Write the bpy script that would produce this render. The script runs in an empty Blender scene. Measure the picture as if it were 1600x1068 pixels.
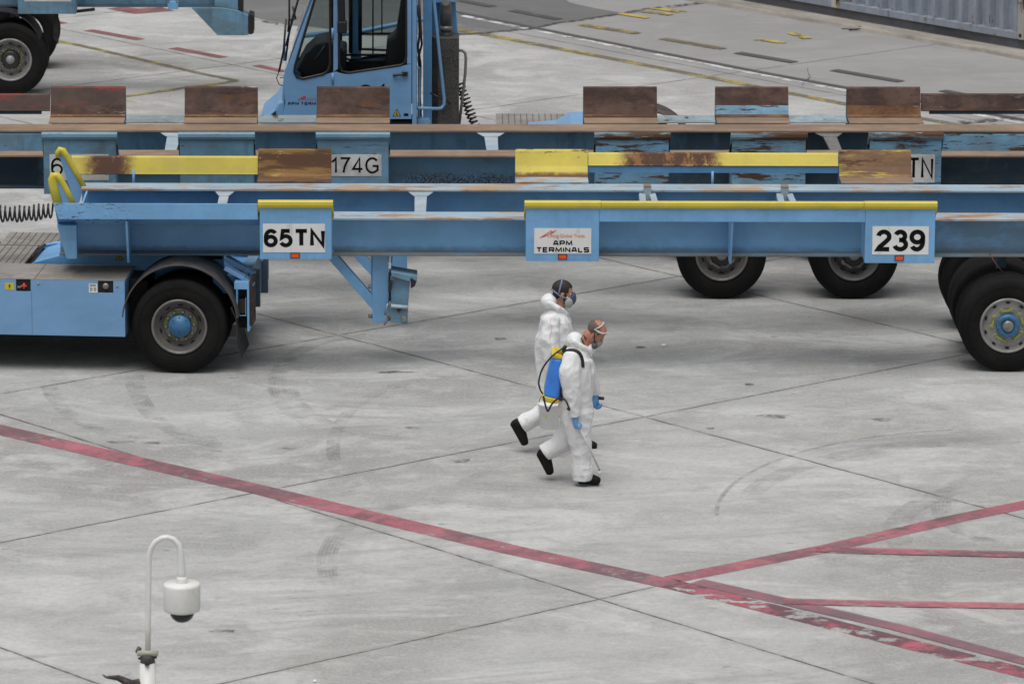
import bpy, bmesh, math, random
from mathutils import Vector, Matrix, noise
R = math.radians
C = bpy.context.scene
COL = C.collection
random.seed(7)

# ------------------------------------------------------------------ camera
H, FPX, PITCH, ROLL = 12.25, 8190.0, R(12.45), R(0.25)
cd = bpy.data.cameras.new('camera'); cam = bpy.data.objects.new('camera', cd); COL.objects.link(cam)
cd.sensor_width = 36; cd.lens = 36 * FPX / 1600; cd.clip_start = 1; cd.clip_end = 2000
CAMR = Matrix.Rotation(R(90) - PITCH, 3, 'X') @ Matrix.Rotation(ROLL, 3, 'Z')
cam.matrix_world = Matrix.Translation((0, 0, H)) @ CAMR.to_4x4()
cd.dof.use_dof = True; cd.dof.focus_distance = 53.5; cd.dof.aperture_fstop = 5.6
C.camera = cam
# ------------------------------------------------------------------ sky and sun (overcast)
SUN_EL, SUN_AZ = R(74), R(200)
w = bpy.data.worlds.new('World'); C.world = w; w.use_nodes = True
wn = w.node_tree.nodes; wl = w.node_tree.links
bg = wn['Background']
sky = wn.new('ShaderNodeTexSky'); sky.sky_type = 'NISHITA'; sky.sun_disc = False
sky.sun_elevation = SUN_EL; sky.sun_rotation = SUN_AZ; sky.dust_density = 4; sky.air_density = 1.2
hs = wn.new('ShaderNodeHueSaturation'); hs.inputs['Saturation'].default_value = 0.22
wl.new(sky.outputs[0], hs.inputs['Color']); wl.new(hs.outputs[0], bg.inputs['Color'])
bg.inputs['Strength'].default_value = 0.085
sd = bpy.data.lights.new('sun', 'SUN'); sun = bpy.data.objects.new('sun', sd); COL.objects.link(sun)
sd.energy = 2.1; sd.angle = R(52); sd.color = (1, .985, .97)
sdir = Vector((math.sin(SUN_AZ) * math.cos(SUN_EL), math.cos(SUN_AZ) * math.cos(SUN_EL), math.sin(SUN_EL)))
sun.rotation_euler = sdir.to_track_quat('Z', 'Y').to_euler(); sun.location = (0, 0, 40)
C.view_settings.view_transform = 'Standard'; C.view_settings.look = 'None'
C.view_settings.exposure = 0.0; C.view_settings.gamma = 1

# ------------------------------------------------------------------ rays from the photo's pixels to real places
def ray(u, v):
    d = CAMR @ Vector(((u - 800) / FPX, -(v - 534) / FPX, -1))
    return d
def gp(u, v, z=0.0):
    d = ray(u, v); t = (z - H) / d.z
    return Vector((d.x * t, d.y * t, z))
def py(u, v, Y):
    d = ray(u, v); t = Y / d.y
    return Vector((d.x * t, Y, H + d.z * t))
class Frame:
    """a vehicle's own axes: x along it, y away from the camera side, z up"""
    def __init__(s, X, Y, deg):
        s.o = Vector((X, Y, 0)); s.a = R(deg)
        s.ax = Vector((math.cos(s.a), math.sin(s.a), 0)); s.ay = Vector((-math.sin(s.a), math.cos(s.a), 0))
    def at(s, u, v, d):
        r = ray(u, v); cam0 = Vector((0, 0, H))
        t = (s.o + s.ay * d - cam0).dot(s.ay) / r.dot(s.ay)
        p = cam0 + r * t - s.o
        return p.dot(s.ax), p.z
    def x(s, u, d, v=350): return s.at(u, v, d)[0]
    def z(s, u, v, d): return s.at(u, v, d)[1]

# ------------------------------------------------------------------ mesh building
class MB:
    def __init__(s): s.bm = bmesh.new(); s.mats = []
    def mi(s, m):
        if m not in s.mats: s.mats.append(m)
        return s.mats.index(m)
    def face(s, pts, m, smooth=False):
        f = s.bm.faces.new([s.bm.verts.new(p) for p in pts]); f.material_index = s.mi(m); f.smooth = smooth; return s
    def _solid(s, A, B, m, smooth=False):
        i = s.mi(m); n = len(A)
        a = [s.bm.verts.new(p) for p in A]; b = [s.bm.verts.new(p) for p in B]
        fs = [s.bm.faces.new(a[::-1]), s.bm.faces.new(b)]
        for k in range(n): fs.append(s.bm.faces.new((a[k], a[(k + 1) % n], b[(k + 1) % n], b[k])))
        for f in fs: f.material_index = i
        if smooth:
            for f in fs[2:]: f.smooth = True
        return s
    def box(s, x0, x1, y0, y1, z0, z1, m):
        return s._solid([(x0, y0, z0), (x1, y0, z0), (x1, y1, z0), (x0, y1, z0)], [(x0, y0, z1), (x1, y0, z1), (x1, y1, z1), (x0, y1, z1)], m)
    def prism(s, pts, ax, a, b, m):
        if ax == 'y': f = lambda p, t: (p[0], t, p[1])
        elif ax == 'x': f = lambda p, t: (t, p[0], p[1])
        else: f = lambda p, t: (p[0], p[1], t)
        return s._solid([f(p, a) for p in pts], [f(p, b) for p in pts], m)
    def bar(s, p, q, w, h, m, up=(0, 1, 0)):
        p = Vector(p); q = Vector(q); d = (q - p).normalized(); b = Vector(up); a = d.cross(b).normalized(); b = a.cross(d)
        o = [a * w / 2 + b * h / 2, -a * w / 2 + b * h / 2, -a * w / 2 - b * h / 2, a * w / 2 - b * h / 2]
        return s._solid([p + k for k in o], [q + k for k in o], m)
    def tube(s, pts, r, m, n=10, cap=True):
        pts = [Vector(p) for p in pts]; rs = r if isinstance(r, (list, tuple)) else [r] * len(pts)
        i = s.mi(m); rings = []; prev = None
        for k, p in enumerate(pts):
            d = (pts[min(k + 1, len(pts) - 1)] - pts[max(k - 1, 0)])
            if d.length < 1e-9: d = Vector((0, 0, 1))
            d.normalize()
            if prev is None:
                a = d.orthogonal().normalized()
            else:
                a = (prev - d * prev.dot(d)).normalized()
            prev = a; b = d.cross(a)
            rings.append([s.bm.verts.new(p + (a * math.cos(t) + b * math.sin(t)) * rs[k]) for t in [2 * math.pi * j / n for j in range(n)]])
        for A, B in zip(rings, rings[1:]):
            for j in range(n):
                f = s.bm.faces.new((A[j], A[(j + 1) % n], B[(j + 1) % n], B[j])); f.smooth = True; f.material_index = i
        if cap:
            for q in (rings[0][::-1], rings[-1]): f = s.bm.faces.new(q); f.material_index = i
        return s
    def lathe(s, prof, c, m, n=48, axis='y', a0=0, a1=None, smooth=True):
        """prof: (radius, offset along the axis)"""
        i = s.mi(m); full = a1 is None; rings = []
        ang = [2 * math.pi * j / n for j in range(n)] if full else [a0 + (a1 - a0) * j / n for j in range(n + 1)]
        c = Vector(c)
        for r, o in prof:
            ring = []
            for t in ang:
                if axis == 'y': p = Vector((r * math.cos(t), o, r * math.sin(t)))
                elif axis == 'z': p = Vector((r * math.cos(t), r * math.sin(t), o))
                else: p = Vector((o, r * math.cos(t), r * math.sin(t)))
                ring.append(s.bm.verts.new(c + p))
            rings.append(ring)
        L = len(ang)
        for A, B in zip(rings, rings[1:]):
            for j in range(L if full else L - 1):
                k = (j + 1) % L
                f = s.bm.faces.new((A[j], A[k], B[k], B[j])); f.smooth = smooth; f.material_index = i
        return s
    def ball(s, c, rad, m, mat=None, n=16):
        """ellipsoid, optionally turned by a 3x3 matrix"""
        i = s.mi(m); c = Vector(c); mt = mat or Matrix.Identity(3); rows = []
        for a in range(1, n // 2 + 1 + 0):
            th = math.pi * a / (n // 2 + 1)
            rows.append([s.bm.verts.new(c + mt @ Vector((rad[0] * math.sin(th) * math.cos(t), rad[1] * math.sin(th) * math.sin(t), rad[2] * math.cos(th)))) for t in [2 * math.pi * j / n for j in range(n)]])
        top = s.bm.verts.new(c + mt @ Vector((0, 0, rad[2]))); bot = s.bm.verts.new(c + mt @ Vector((0, 0, -rad[2])))
        fs = []
        for A, B in zip(rows, rows[1:]):
            for j in range(n): fs.append(s.bm.faces.new((A[j], B[j], B[(j + 1) % n], A[(j + 1) % n])))
        for j in range(n):
            fs.append(s.bm.faces.new((top, rows[0][j], rows[0][(j + 1) % n])))
            fs.append(s.bm.faces.new((bot, rows[-1][(j + 1) % n], rows[-1][j])))
        for f in fs: f.smooth = True; f.material_index = i
        return s
    def limb(s, secs, m, n=20, side=(0, 1, 0), flat=False):
        """secs: (centre, half width in the walking plane, half width sideways); rounded ends"""
        i = s.mi(m); P = [Vector(q[0]) for q in secs]; pts = []
        # resample smoothly
        fold = .0075 if m.name.startswith('white_coverall') else 0.0
        K = 12 if fold else 5
        if fold: n = 44
        def cr(a, b, c, d, t): return 0.5 * ((2 * b) + (-a + c) * t + (2 * a - 5 * b + 4 * c - d) * t * t + (-a + 3 * b - 3 * c + d) * t ** 3)
        N = len(P)
        for k in range(N - 1):
            for q in range(K):
                t = q / K; a, b, c_, d = P[max(k - 1, 0)], P[k], P[k + 1], P[min(k + 2, N - 1)]
                ra = secs[k][1] * (1 - t) + secs[k + 1][1] * t; rb = secs[k][2] * (1 - t) + secs[k + 1][2] * t
                pts.append((cr(a, b, c_, d, t), ra, rb))
        pts.append((P[-1], secs[-1][1], secs[-1][2]))
        # caps
        d0 = (pts[0][0] - pts[1][0]).normalized(); d1 = (pts[-1][0] - pts[-2][0]).normalized()
        c0 = [(pts[0][0] + d0 * pts[0][1] * .6 * math.sin(t), pts[0][1] * math.cos(t), pts[0][2] * math.cos(t)) for t in (1.35, .9, .45)]
        c1 = [(pts[-1][0] + d1 * pts[-1][1] * .6 * math.sin(t), pts[-1][1] * math.cos(t), pts[-1][2] * math.cos(t)) for t in (.45, .9, 1.35)] if not flat else []
        pts = c0 + pts + c1; rings = []; sd_ = Vector(side)
        for k, (p, ra, rb) in enumerate(pts):
            d = (pts[min(k + 1, len(pts) - 1)][0] - pts[max(k - 1, 0)][0]).normalized()
            a = d.cross(sd_).normalized(); b = a.cross(d).normalized()
            ring = []
            for t in [2 * math.pi * j / n for j in range(n)]:
                o_ = a * ra * math.cos(t) + b * rb * math.sin(t); w_ = p + o_
                if fold:
                    q1 = noise.noise(Vector((w_.x * 5.5 + w_.z * 2.4, w_.y * 5, w_.z * 1.6 + 5))); q2 = noise.noise(Vector((w_.x * 9 - w_.z * 6, w_.y * 8, w_.z * 9 + w_.x * 5)))
                    q3 = noise.noise(Vector((w_.x * 22 + w_.z * 9, w_.y * 20, w_.z * 14)))
                    o_ = o_ * (1 + (fold * (1.6 - 5 * abs(q1)) + fold * .5 * (.8 - 4.5 * abs(q2)) + fold * .1 * (.6 - 3 * abs(q3))) / max(.05, o_.length))
                ring.append(s.bm.verts.new(p + o_))
            rings.append(ring)
        for A, B in zip(rings, rings[1:]):
            for j in range(n):
                f = s.bm.faces.new((A[j], A[(j + 1) % n], B[(j + 1) % n], B[j])); f.smooth = True; f.material_index = i
        for q in (rings[0][::-1], rings[-1]): f = s.bm.faces.new(q); f.material_index = i; f.smooth = True
        return s
    def build(s, name, parent=None, bevel=0, subd=0, recalc=True, segs=2):
        if recalc: bmesh.ops.recalc_face_normals(s.bm, faces=s.bm.faces)
        me = bpy.data.meshes.new(name); s.bm.to_mesh(me); s.bm.free()
        for m in s.mats: me.materials.append(m)
        o = bpy.data.objects.new(name, me); COL.objects.link(o)
        if parent is not None: o.parent = parent
        if bevel:
            b = o.modifiers.new('bevel', 'BEVEL'); b.width = bevel; b.segments = segs; b.limit_method = 'ANGLE'; b.angle_limit = R(40)
        if subd:
            q = o.modifiers.new('sub', 'SUBSURF'); q.levels = subd; q.render_levels = subd
        return o
def tag(o, label=None, cat=None, group=None, kind=None):
    if label: o['label'] = label
    if cat: o['category'] = cat
    if group: o['group'] = group
    if kind: o['kind'] = kind
    return o
def empty(name, loc=(0, 0, 0), rz=0.0, parent=None):
    o = bpy.data.objects.new(name, None); COL.objects.link(o); o.location = loc; o.rotation_euler = (0, 0, rz)
    o.empty_display_size = .2
    if parent is not None: o.parent = parent
    return o
def text(name, s, parent, cx, y, cz, width, height, m, bold=0.0, rot=0.0, align='C', shear=0):
    """lettering on a face that looks towards -y; cx, cz: centre; fitted to width x height"""
    cu = bpy.data.curves.new(name, 'FONT'); cu.body = s; cu.size = 1; cu.offset = bold; cu.resolution_u = 4; cu.shear = shear
    t = bpy.data.objects.new(name, cu); COL.objects.link(t)
    bpy.context.view_layer.update()
    me = bpy.data.meshes.new_from_object(t); COL.objects.unlink(t); bpy.data.objects.remove(t)
    xs = [v.co.x for v in me.vertices]; ys = [v.co.y for v in me.vertices]
    x0, x1, y0, y1 = min(xs), max(xs), min(ys), max(ys)
    for v in me.vertices:
        X = ((v.co.x - x0) / (x1 - x0) - .5) * width; Z = ((v.co.y - y0) / (y1 - y0) - .5) * height
        v.co = (cx + X * math.cos(rot) - Z * math.sin(rot), y, cz + X * math.sin(rot) + Z * math.cos(rot))
    me.materials.clear(); me.materials.append(m)
    o = bpy.data.objects.new(name, me); COL.objects.link(o); o.parent = parent
    return o


def _arc(cx, cy, rx, ry, a0, a1, n=18):
    return [(cx + rx * math.cos(R(a0 + (a1 - a0) * k / n)), cy + ry * math.sin(R(a0 + (a1 - a0) * k / n))) for k in range(n + 1)]
GLYPH = {
    '6': (.56, [_arc(.28, .30, .28, .30, 0, 360, 30), [(.0, .30)] + [(.0, .42)] + _arc(.29, .56, .29, .44, 180, 90, 12) + _arc(.29, .75, .25, .25, 90, 20, 8)]),
    '9': (.56, [_arc(.28, .70, .28, .30, 0, 360, 30), [(.56, .70), (.56, .58)] + _arc(.27, .44, .29, .44, 0, -90, 12) + _arc(.27, .25, .25, .25, -90, -160, 8)]),
    '5': (.56, [[(.51, 1), (.12, 1), (.05, .52)] + _arc(.28, .32, .28, .32, 130, -155, 26)]),
    '2': (.56, [_arc(.28, .72, .27, .28, 170, -20, 18) + [(.47, .53), (.30, .35), (.08, .14), (.0, .0), (.56, .0)]]),
    '3': (.54, [_arc(.26, .755, .23, .245, 160, -70, 16) + [(.2, .53)], [(.2, .53)] + _arc(.26, .27, .28, .27, 80, -165, 22)]),
    '1': (.32, [[(.0, .74), (.16, .86), (.26, 1), (.26, 0)]]),
    '7': (.54, [[(0, 1), (.54, 1), (.38, .72), (.25, .4), (.18, 0)]]),
    '4': (.6, [[(.60, .25), (.0, .25), (.42, 1), (.42, 0)]]),
    'G': (.74, [_arc(.38, .5, .38, .5, 40, 300, 30) + [(.66, .13), (.72, .18), (.72, .46), (.40, .46)]]),
    'T': (.64, [[(0, 1), (.64, 1)], [(.32, 1), (.32, 0)]]),
    'N': (.62, [[(0, 0), (0, 1), (.62, 0), (.62, 1)]]),
    'A': (.70, [[(0, 0), (.22, 1), (.48, 1), (.70, 0)], [(.1, .3), (.6, .3)]]),
    'P': (.66, [[(0, 0), (0, 1), (.6, 1), (.66, .9), (.66, .5), (.6, .4), (0, .4)]]),
    'M': (.86, [[(0, 0), (.06, 1), (.43, .15), (.80, 1), (.86, 0)]]),
    'E': (.60, [[(.6, 1), (0, 1), (0, 0), (.6, 0)], [(0, .5), (.55, .5)]]),
    'R': (.66, [[(0, 0), (0, 1), (.6, 1), (.66, .9), (.66, .55), (.6, .45), (0, .45)], [(.35, .45), (.66, 0)]]),
    'I': (.0, [[(0, 0), (0, 1)]]),
    'L': (.55, [[(0, 1), (0, 0), (.55, 0)]]),
    'S': (.62, [[(.62, .85), (.58, 1), (.04, 1), (0, .93), (0, .57), (.05, .5), (.57, .5), (.62, .43), (.62, .07), (.57, 0), (.04, 0), (0, .15)]]),
}
def strokes(name, s, parent, x0, x1, z0, z1, y, m, t=.16, gap=.16, wide=1.0):
    """sans lettering drawn with an even stroke; t: stroke width as a share of the height"""
    mb = MB(); h = z1 - z0; tt = t * h; adv = 0; lay = []
    for ch in s:
        w_, gl = GLYPH[ch]; lay.append((adv, gl)); adv += w_ * wide + gap + t
    tot = adv - gap; sx = (x1 - x0) / (tot * h)
    for off, gl in lay:
        for pl in gl:
            P = [Vector((x0 + (off + t / 2 + px_ * wide) * h * sx, z0 + tt / 2 + pz * (h - tt))) for px_, pz in pl]
            closed = (P[0] - P[-1]).length < 1e-5; n = len(P); Lf = []; Rt = []
            for k in range(n):
                a = P[k - 1] if k else (P[-2] if closed else P[0]); c = P[k + 1] if k < n - 1 else (P[1] if closed else P[-1])
                d1 = (P[k] - a); d2 = (c - P[k])
                if d1.length < 1e-7: d1 = d2
                if d2.length < 1e-7: d2 = d1
                d1.normalize(); d2.normalize(); b = (d1 + d2)
                if b.length < .2: b = d2
                b.normalize(); nn = Vector((-b.y, b.x)); cs = max(.5, nn.dot(Vector((-d2.y, d2.x))))
                Lf.append(P[k] + nn * tt / 2 / cs); Rt.append(P[k] - nn * tt / 2 / cs)
            for k in range(n - 1):
                mb.face([(Lf[k].x, y, Lf[k].y), (Rt[k].x, y, Rt[k].y), (Rt[k + 1].x, y, Rt[k + 1].y), (Lf[k + 1].x, y, Lf[k + 1].y)], m)
    return mb.build(name, parent, recalc=False)

# ------------------------------------------------------------------ materials
def mat(name, base, rough=.5, metal=0.0, layers=(), bump=0.0, bscale=60, spec=.5, world=False, tint=.06, tscale=1.5, coat=0.0, alpha=None, sheen=0):
    """base paint plus a stack of layers, each (colour, scale, threshold, softness, (sx,sy,sz), detail[, (axis,lo,hi,soft)]...)"""
    m = bpy.data.materials.new(name); m.use_nodes = True; nt = m.node_tree; N = nt.nodes; L = nt.links
    bs = N['Principled BSDF']; bs.inputs['Roughness'].default_value = rough; bs.inputs['Metallic'].default_value = metal
    bs.inputs['Specular IOR Level'].default_value = spec; bs.inputs['Coat Weight'].default_value = coat
    tc = N.new('ShaderNodeTexCoord'); src = tc.outputs['Object']
    if world:
        g = N.new('ShaderNodeNewGeometry'); src = g.outputs['Position']
    sep = N.new('ShaderNodeSeparateXYZ'); L.new(src, sep.inputs[0])
    def noise_(scale, st=(1, 1, 1), det=4, off=0, rough_=.7):
        mp = N.new('ShaderNodeMapping'); mp.inputs['Scale'].default_value = st; mp.inputs['Location'].default_value = (off, off * .7, off * 1.3); L.new(src, mp.inputs[0])
        n = N.new('ShaderNodeTexNoise'); n.inputs['Scale'].default_value = scale; n.inputs['Detail'].default_value = det; n.inputs['Roughness'].default_value = rough_
        L.new(mp.outputs[0], n.inputs['Vector']); return n.outputs['Fac']
    def rng(x, a, b, c=0, d=1):
        r = N.new('ShaderNodeMapRange'); r.interpolation_type = 'SMOOTHSTEP' if a < b or True else 'LINEAR'
        L.new(x, r.inputs[0]); r.inputs[1].default_value = a; r.inputs[2].default_value = b; r.inputs[3].default_value = c; r.inputs[4].default_value = d; return r.outputs[0]
    def mul(a, b, op='MULTIPLY'):
        q = N.new('ShaderNodeMath'); q.operation = op; L.new(a, q.inputs[0])
        if isinstance(b, (int, float)): q.inputs[1].default_value = b
        else: L.new(b, q.inputs[1])
        return q.outputs[0]
    def mix(f, a, b, mode='MIX'):
        q = N.new('ShaderNodeMix'); q.data_type = 'RGBA'; q.blend_type = mode
        if isinstance(f, (int, float)): q.inputs[0].default_value = f
        else: L.new(f, q.inputs[0])
        for k, x in ((6, a), (7, b)):
            if isinstance(x, tuple): q.inputs[k].default_value = (*x, 1) if len(x) == 3 else x
            else: L.new(x, q.inputs[k])
        return q.outputs[2]
    n0 = noise_(tscale, det=6, off=random.random() * 20)
    lo = tuple(c * (1 - tint * 2.2) for c in base); hi = tuple(min(1, c * (1 + tint * 1.6)) for c in base)
    col = mix(rng(n0, .3, .7), lo, hi)
    tot = None
    for k, ly in enumerate(layers):
        c, sc, th, sf, st, det = ly[:6]
        f = rng(noise_(sc, st, det, off=3.1 * k + random.random() * 9), th - sf, th + sf)
        amt = 1.0
        for extra in ly[6:]:
            if isinstance(extra, (int, float)): amt = extra; continue
            ax, a, b, s_ = extra
            o = sep.outputs['xyz'.index(ax)]
            # noisy borders
            wob = N.new('ShaderNodeMath'); wob.operation = 'MULTIPLY_ADD'; L.new(noise_(11, det=8, off=k, rough_=.8), wob.inputs[0]); wob.inputs[1].default_value = s_ * 3.2; L.new(o, wob.inputs[2])
            o = mul(wob.outputs[0], s_ * 1.6, 'SUBTRACT')
            f = mul(mul(f, rng(o, a - s_, a + s_)), rng(o, b - s_, b + s_, 1, 0))
        if amt != 1.0: f = mul(f, amt)
        col = mix(f, col, c); tot = f if tot is None else mul(tot, f, 'MAXIMUM')
    L.new(col, bs.inputs['Base Color'])
    if tot is not None:
        L.new(rng(tot, 0, 1, rough, min(1, rough + .3)), bs.inputs['Roughness'])
        if metal: L.new(rng(tot, 0, 1, metal, 0), bs.inputs['Metallic'])
    if bump:
        b = N.new('ShaderNodeBump'); b.inputs['Strength'].default_value = bump; b.inputs['Distance'].default_value = .01
        L.new(noise_(bscale, det=5), b.inputs['Height']); L.new(b.outputs[0], bs.inputs['Normal'])
    if alpha is not None:   # worn paint: alpha = noise threshold
        sc, th, sf, st, mx = alpha
        f = mul(rng(noise_(sc, st, 8, off=5, rough_=.65), th - sf, th + sf), mx)
        L.new(f, bs.inputs['Alpha'])
    if sheen: bs.inputs['Sheen Weight'].default_value = sheen
    return m
RUST = (.085, .04, .022); RUSTD = (.045, .026, .018); RUSTL = (.24, .115, .045); TAN = (.33, .24, .16)
BLUE = (.185, .41, .69); BLUED = (.085, .21, .36)
GRIME = (.09, .085, .075)
blue = mat('light_blue_paint', BLUE, .45, layers=[
    ((.16, .18, .19), 3, .66, .12, (.6, 1, 4), 5, .4),
    ((.08, .17, .28), 1.2, .6, .16, (8, 1, .8), 6, .22),
    (GRIME, 40, .77, .02, (1, 1, 1.5), 4)], bump=.05, tint=.07)
blue_clean = mat('cab_blue_paint', (.18, .36, .60), .35, layers=[((.11, .22, .38), 2, .6, .2, (1, 1, 3), 5, .35)], tint=.03, coat=.15)
blue_deep = mat('blue_beam_inner_paint', (.13, .34, .63), .45, layers=[((.1, .2, .32), 2, .6, .15, (1, 1, 2), 5, .35)], tint=.07)
blue_grimy = mat('old_blue_paint', (.135, .29, .43), .55, layers=[
    ((.13, .15, .13), 2.2, .52, .14, (1, 1, 2.5), 6, .55),
    ((.045, .06, .07), 1.3, .6, .14, (3, 1, 1), 6, .6),
    (RUSTD, 14, .68, .03, (.5, 1, 1.6), 6),
    (RUSTD, 60, .72, .02, (1, 1, 1), 3)], bump=.1, tint=.12)
blue_chipped = mat('chipped_blue_paint', (.17, .36, .52), .55, layers=[
    ((.14, .17, .17), 3, .55, .15, (1, 1, 3), 6, .6),
    (RUST, 4.5, .56, .035, (.45, 1, 3.2), 9),
    ((.03, .022, .018), 9, .6, .03, (.35, 1, 3), 8),
    ((.5, .5, .47), 12, .68, .03, (.5, 1, 4), 6)], bump=.25, tint=.12)
blue_dark = mat('grimy_underside_blue', (.04, .09, .15), .6, layers=[(GRIME, 3, .5, .15, (1, 1, 2), 5, .6), (RUSTD, 7, .62, .05, (1, 1, .7), 6)], tint=.15)
rust = mat('rusted_steel', (.098, .054, .041), .75, layers=[
    ((.05, .033, .03), 2.2, .5, .12, (1, 1, 2), 6, .8),
    ((.14, .06, .025), 3.5, .6, .08, (.6, 1, 1.5), 7, .8),
    ((.03, .022, .02), 5, .6, .05, (.5, 1, 2), 9, .7), ((.36, .33, .30), 7, .655, .02, (.28, 1, 3), 10)], bump=.35, bscale=45, tint=.2, tscale=4)
rust_low = mat('orange_rust_foot', (.17, .085, .035), .8, layers=[(RUST, 4, .52, .1, (.5, 1, 1), 6), ((.42, .38, .33), 12, .66, .03, (.4, 1, 3), 6)], bump=.2, tint=.15, tscale=4)
rust_red = mat('rust_with_red_primer', (.085, .052, .042), .75, layers=[((.22, .05, .045), 3.4, .56, .03, (.6, 1, 2.2), 9), ((.4, .36, .32), 9, .7, .02, (.3, 1, 3), 8)], bump=.25, tint=.15)
rust_tan = mat('worn_tan_deck_steel', (.27, .19, .13), .75, layers=[
    ((.19, .13, .095), 2.5, .54, .1, (.35, 1, 1), 6, .8),
    ((.1, .07, .055), 4, .68, .05, (.3, 1, 1), 6, .8),
    ((.2, .26, .28), 2, .66, .06, (.4, 1, 1), 5, .6)], bump=.1, tint=.12)
deck_worn = mat('scuffed_pale_deck_paint', (.31, .41, .49), .6, layers=[
    ((.4, .26, .14), 2.2, .55, .04, (.5, 1, 1), 10, .85),
    ((.28, .15, .07), 6, .56, .04, (.3, 1, 1), 9, .8),
    ((.5, .5, .48), 5, .6, .08, (.3, 1, 1), 6, .6)], bump=.1)
pale_steel = mat('pale_worn_crossmember', (.40, .46, .5), .6, layers=[((.15, .12, .1), 5, .66, .04, (1, 1, 4), 8), ((.25, .33, .4), 2, .5, .1, (1, 1, 1), 4, .7)])
yellow = mat('yellow_paint', (.60, .49, .07), .5, layers=[
    ((.5, .4, .1), 2.5, .6, .12, (.8, 1, 2), 5, .6),
    ((.15, .11, .06), 22, .72, .03, (.5, 1, 1), 5, .8)], tint=.05, bump=.04)
yellow_lip = mat('yellow_lip_paint', (.60, .49, .045), .45, layers=[((.42, .36, .1), 3, .6, .1, (.6, 1, 1), 6, .6), ((.12, .1, .06), 16, .74, .02, (.3, 1, 1), 4)], tint=.05)
black = mat('black_rubber', (.018, .018, .019), .75, layers=[((.05, .047, .042), 4, .55, .15, (1, 1, 1), 5, .6)], bump=.1, spec=.3)
tyre_m = mat('tyre_rubber', (.008, .0078, .008), .85, layers=[((.018, .017, .016), 2.5, .54, .14, (1, 1, 1), 6, .7), ((.018, .017, .01), 7, .62, .1, (1, 1, 1), 6, .5)], bump=.2, bscale=30, spec=.18)
blk = mat('recess_shade_black', (.008, .008, .009), .8, tint=0)  # near-black that paints in the darkness of holes and gaps
blkm = mat('black_plastic', (.014, .014, .016), .4, tint=.05)
rim_m = mat('grey_wheel_steel', (.2, .19, .18), .4, .35, layers=[((.1, .09, .08), 6, .55, .12, (1, 1, 1), 6, .7)], bump=.05)
rim_new = mat('silver_wheel_steel', (.33, .325, .32), .42, .3, layers=[((.14, .13, .12), 5, .52, .14, (1, 1, 1), 7, .7)])
rim_dark = mat('shaded_wheel_steel', (.13, .13, .135), .5, .3, layers=[((.07, .055, .045), 6, .52, .12, (1, 1, 1), 6, .7)])  # wheel steel darkened in its colour for a deeply shaded rim, plus brown dirt
lime = mat('lime_nut_marker', (.30, .34, .05), .55, tint=.2)
olive = mat('olive_nut_marker', (.12, .15, .02), .55)
hub_blue = mat('blue_hub_paint', (.04, .155, .31), .4, layers=[((.03, .07, .12), 8, .6, .08, (1, 1, 1), 5, .7)])
plate_white = mat('white_number_plate', (.76, .76, .75), .5, layers=[((.42, .42, .4), 5, .62, .1, (2.5, 1, .8), 6, .5)], tint=.03)
plate_old = mat('old_number_plate', (.68, .68, .66), .55, layers=[((.12, .11, .1), 9, .68, .02, (.5, 1, 3), 8), ((.35, .33, .3), 3, .5, .12, (1, 1, 1), 5, .6)])
ink = mat('black_lettering', (.006, .006, .0065), .6, tint=0, spec=.12)
orange_ink = mat('orange_lettering', (.62, .13, .03), .5, tint=0)
red_ink = mat('red_lettering', (.55, .05, .05), .5, tint=0)
refl = mat('orange_reflector', (.75, .09, .01), .25, tint=.1)
steel = mat('bare_steel', (.3, .3, .29), .4, .6, layers=[((.1, .08, .06), 8, .55, .1, (1, 1, 1), 5, .6)])
hose_grey = mat('grey_tube_paint', (.25, .25, .25), .45)
glass = bpy.data.materials.new('tinted_cab_glass'); glass.use_nodes = True
gb = glass.node_tree.nodes['Principled BSDF']; gb.inputs['Base Color'].default_value = (.42, .49, .48, 1); gb.inputs['Transmission Weight'].default_value = 1
gb.inputs['Roughness'].default_value = .02; gb.inputs['IOR'].default_value = 1.12

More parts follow.
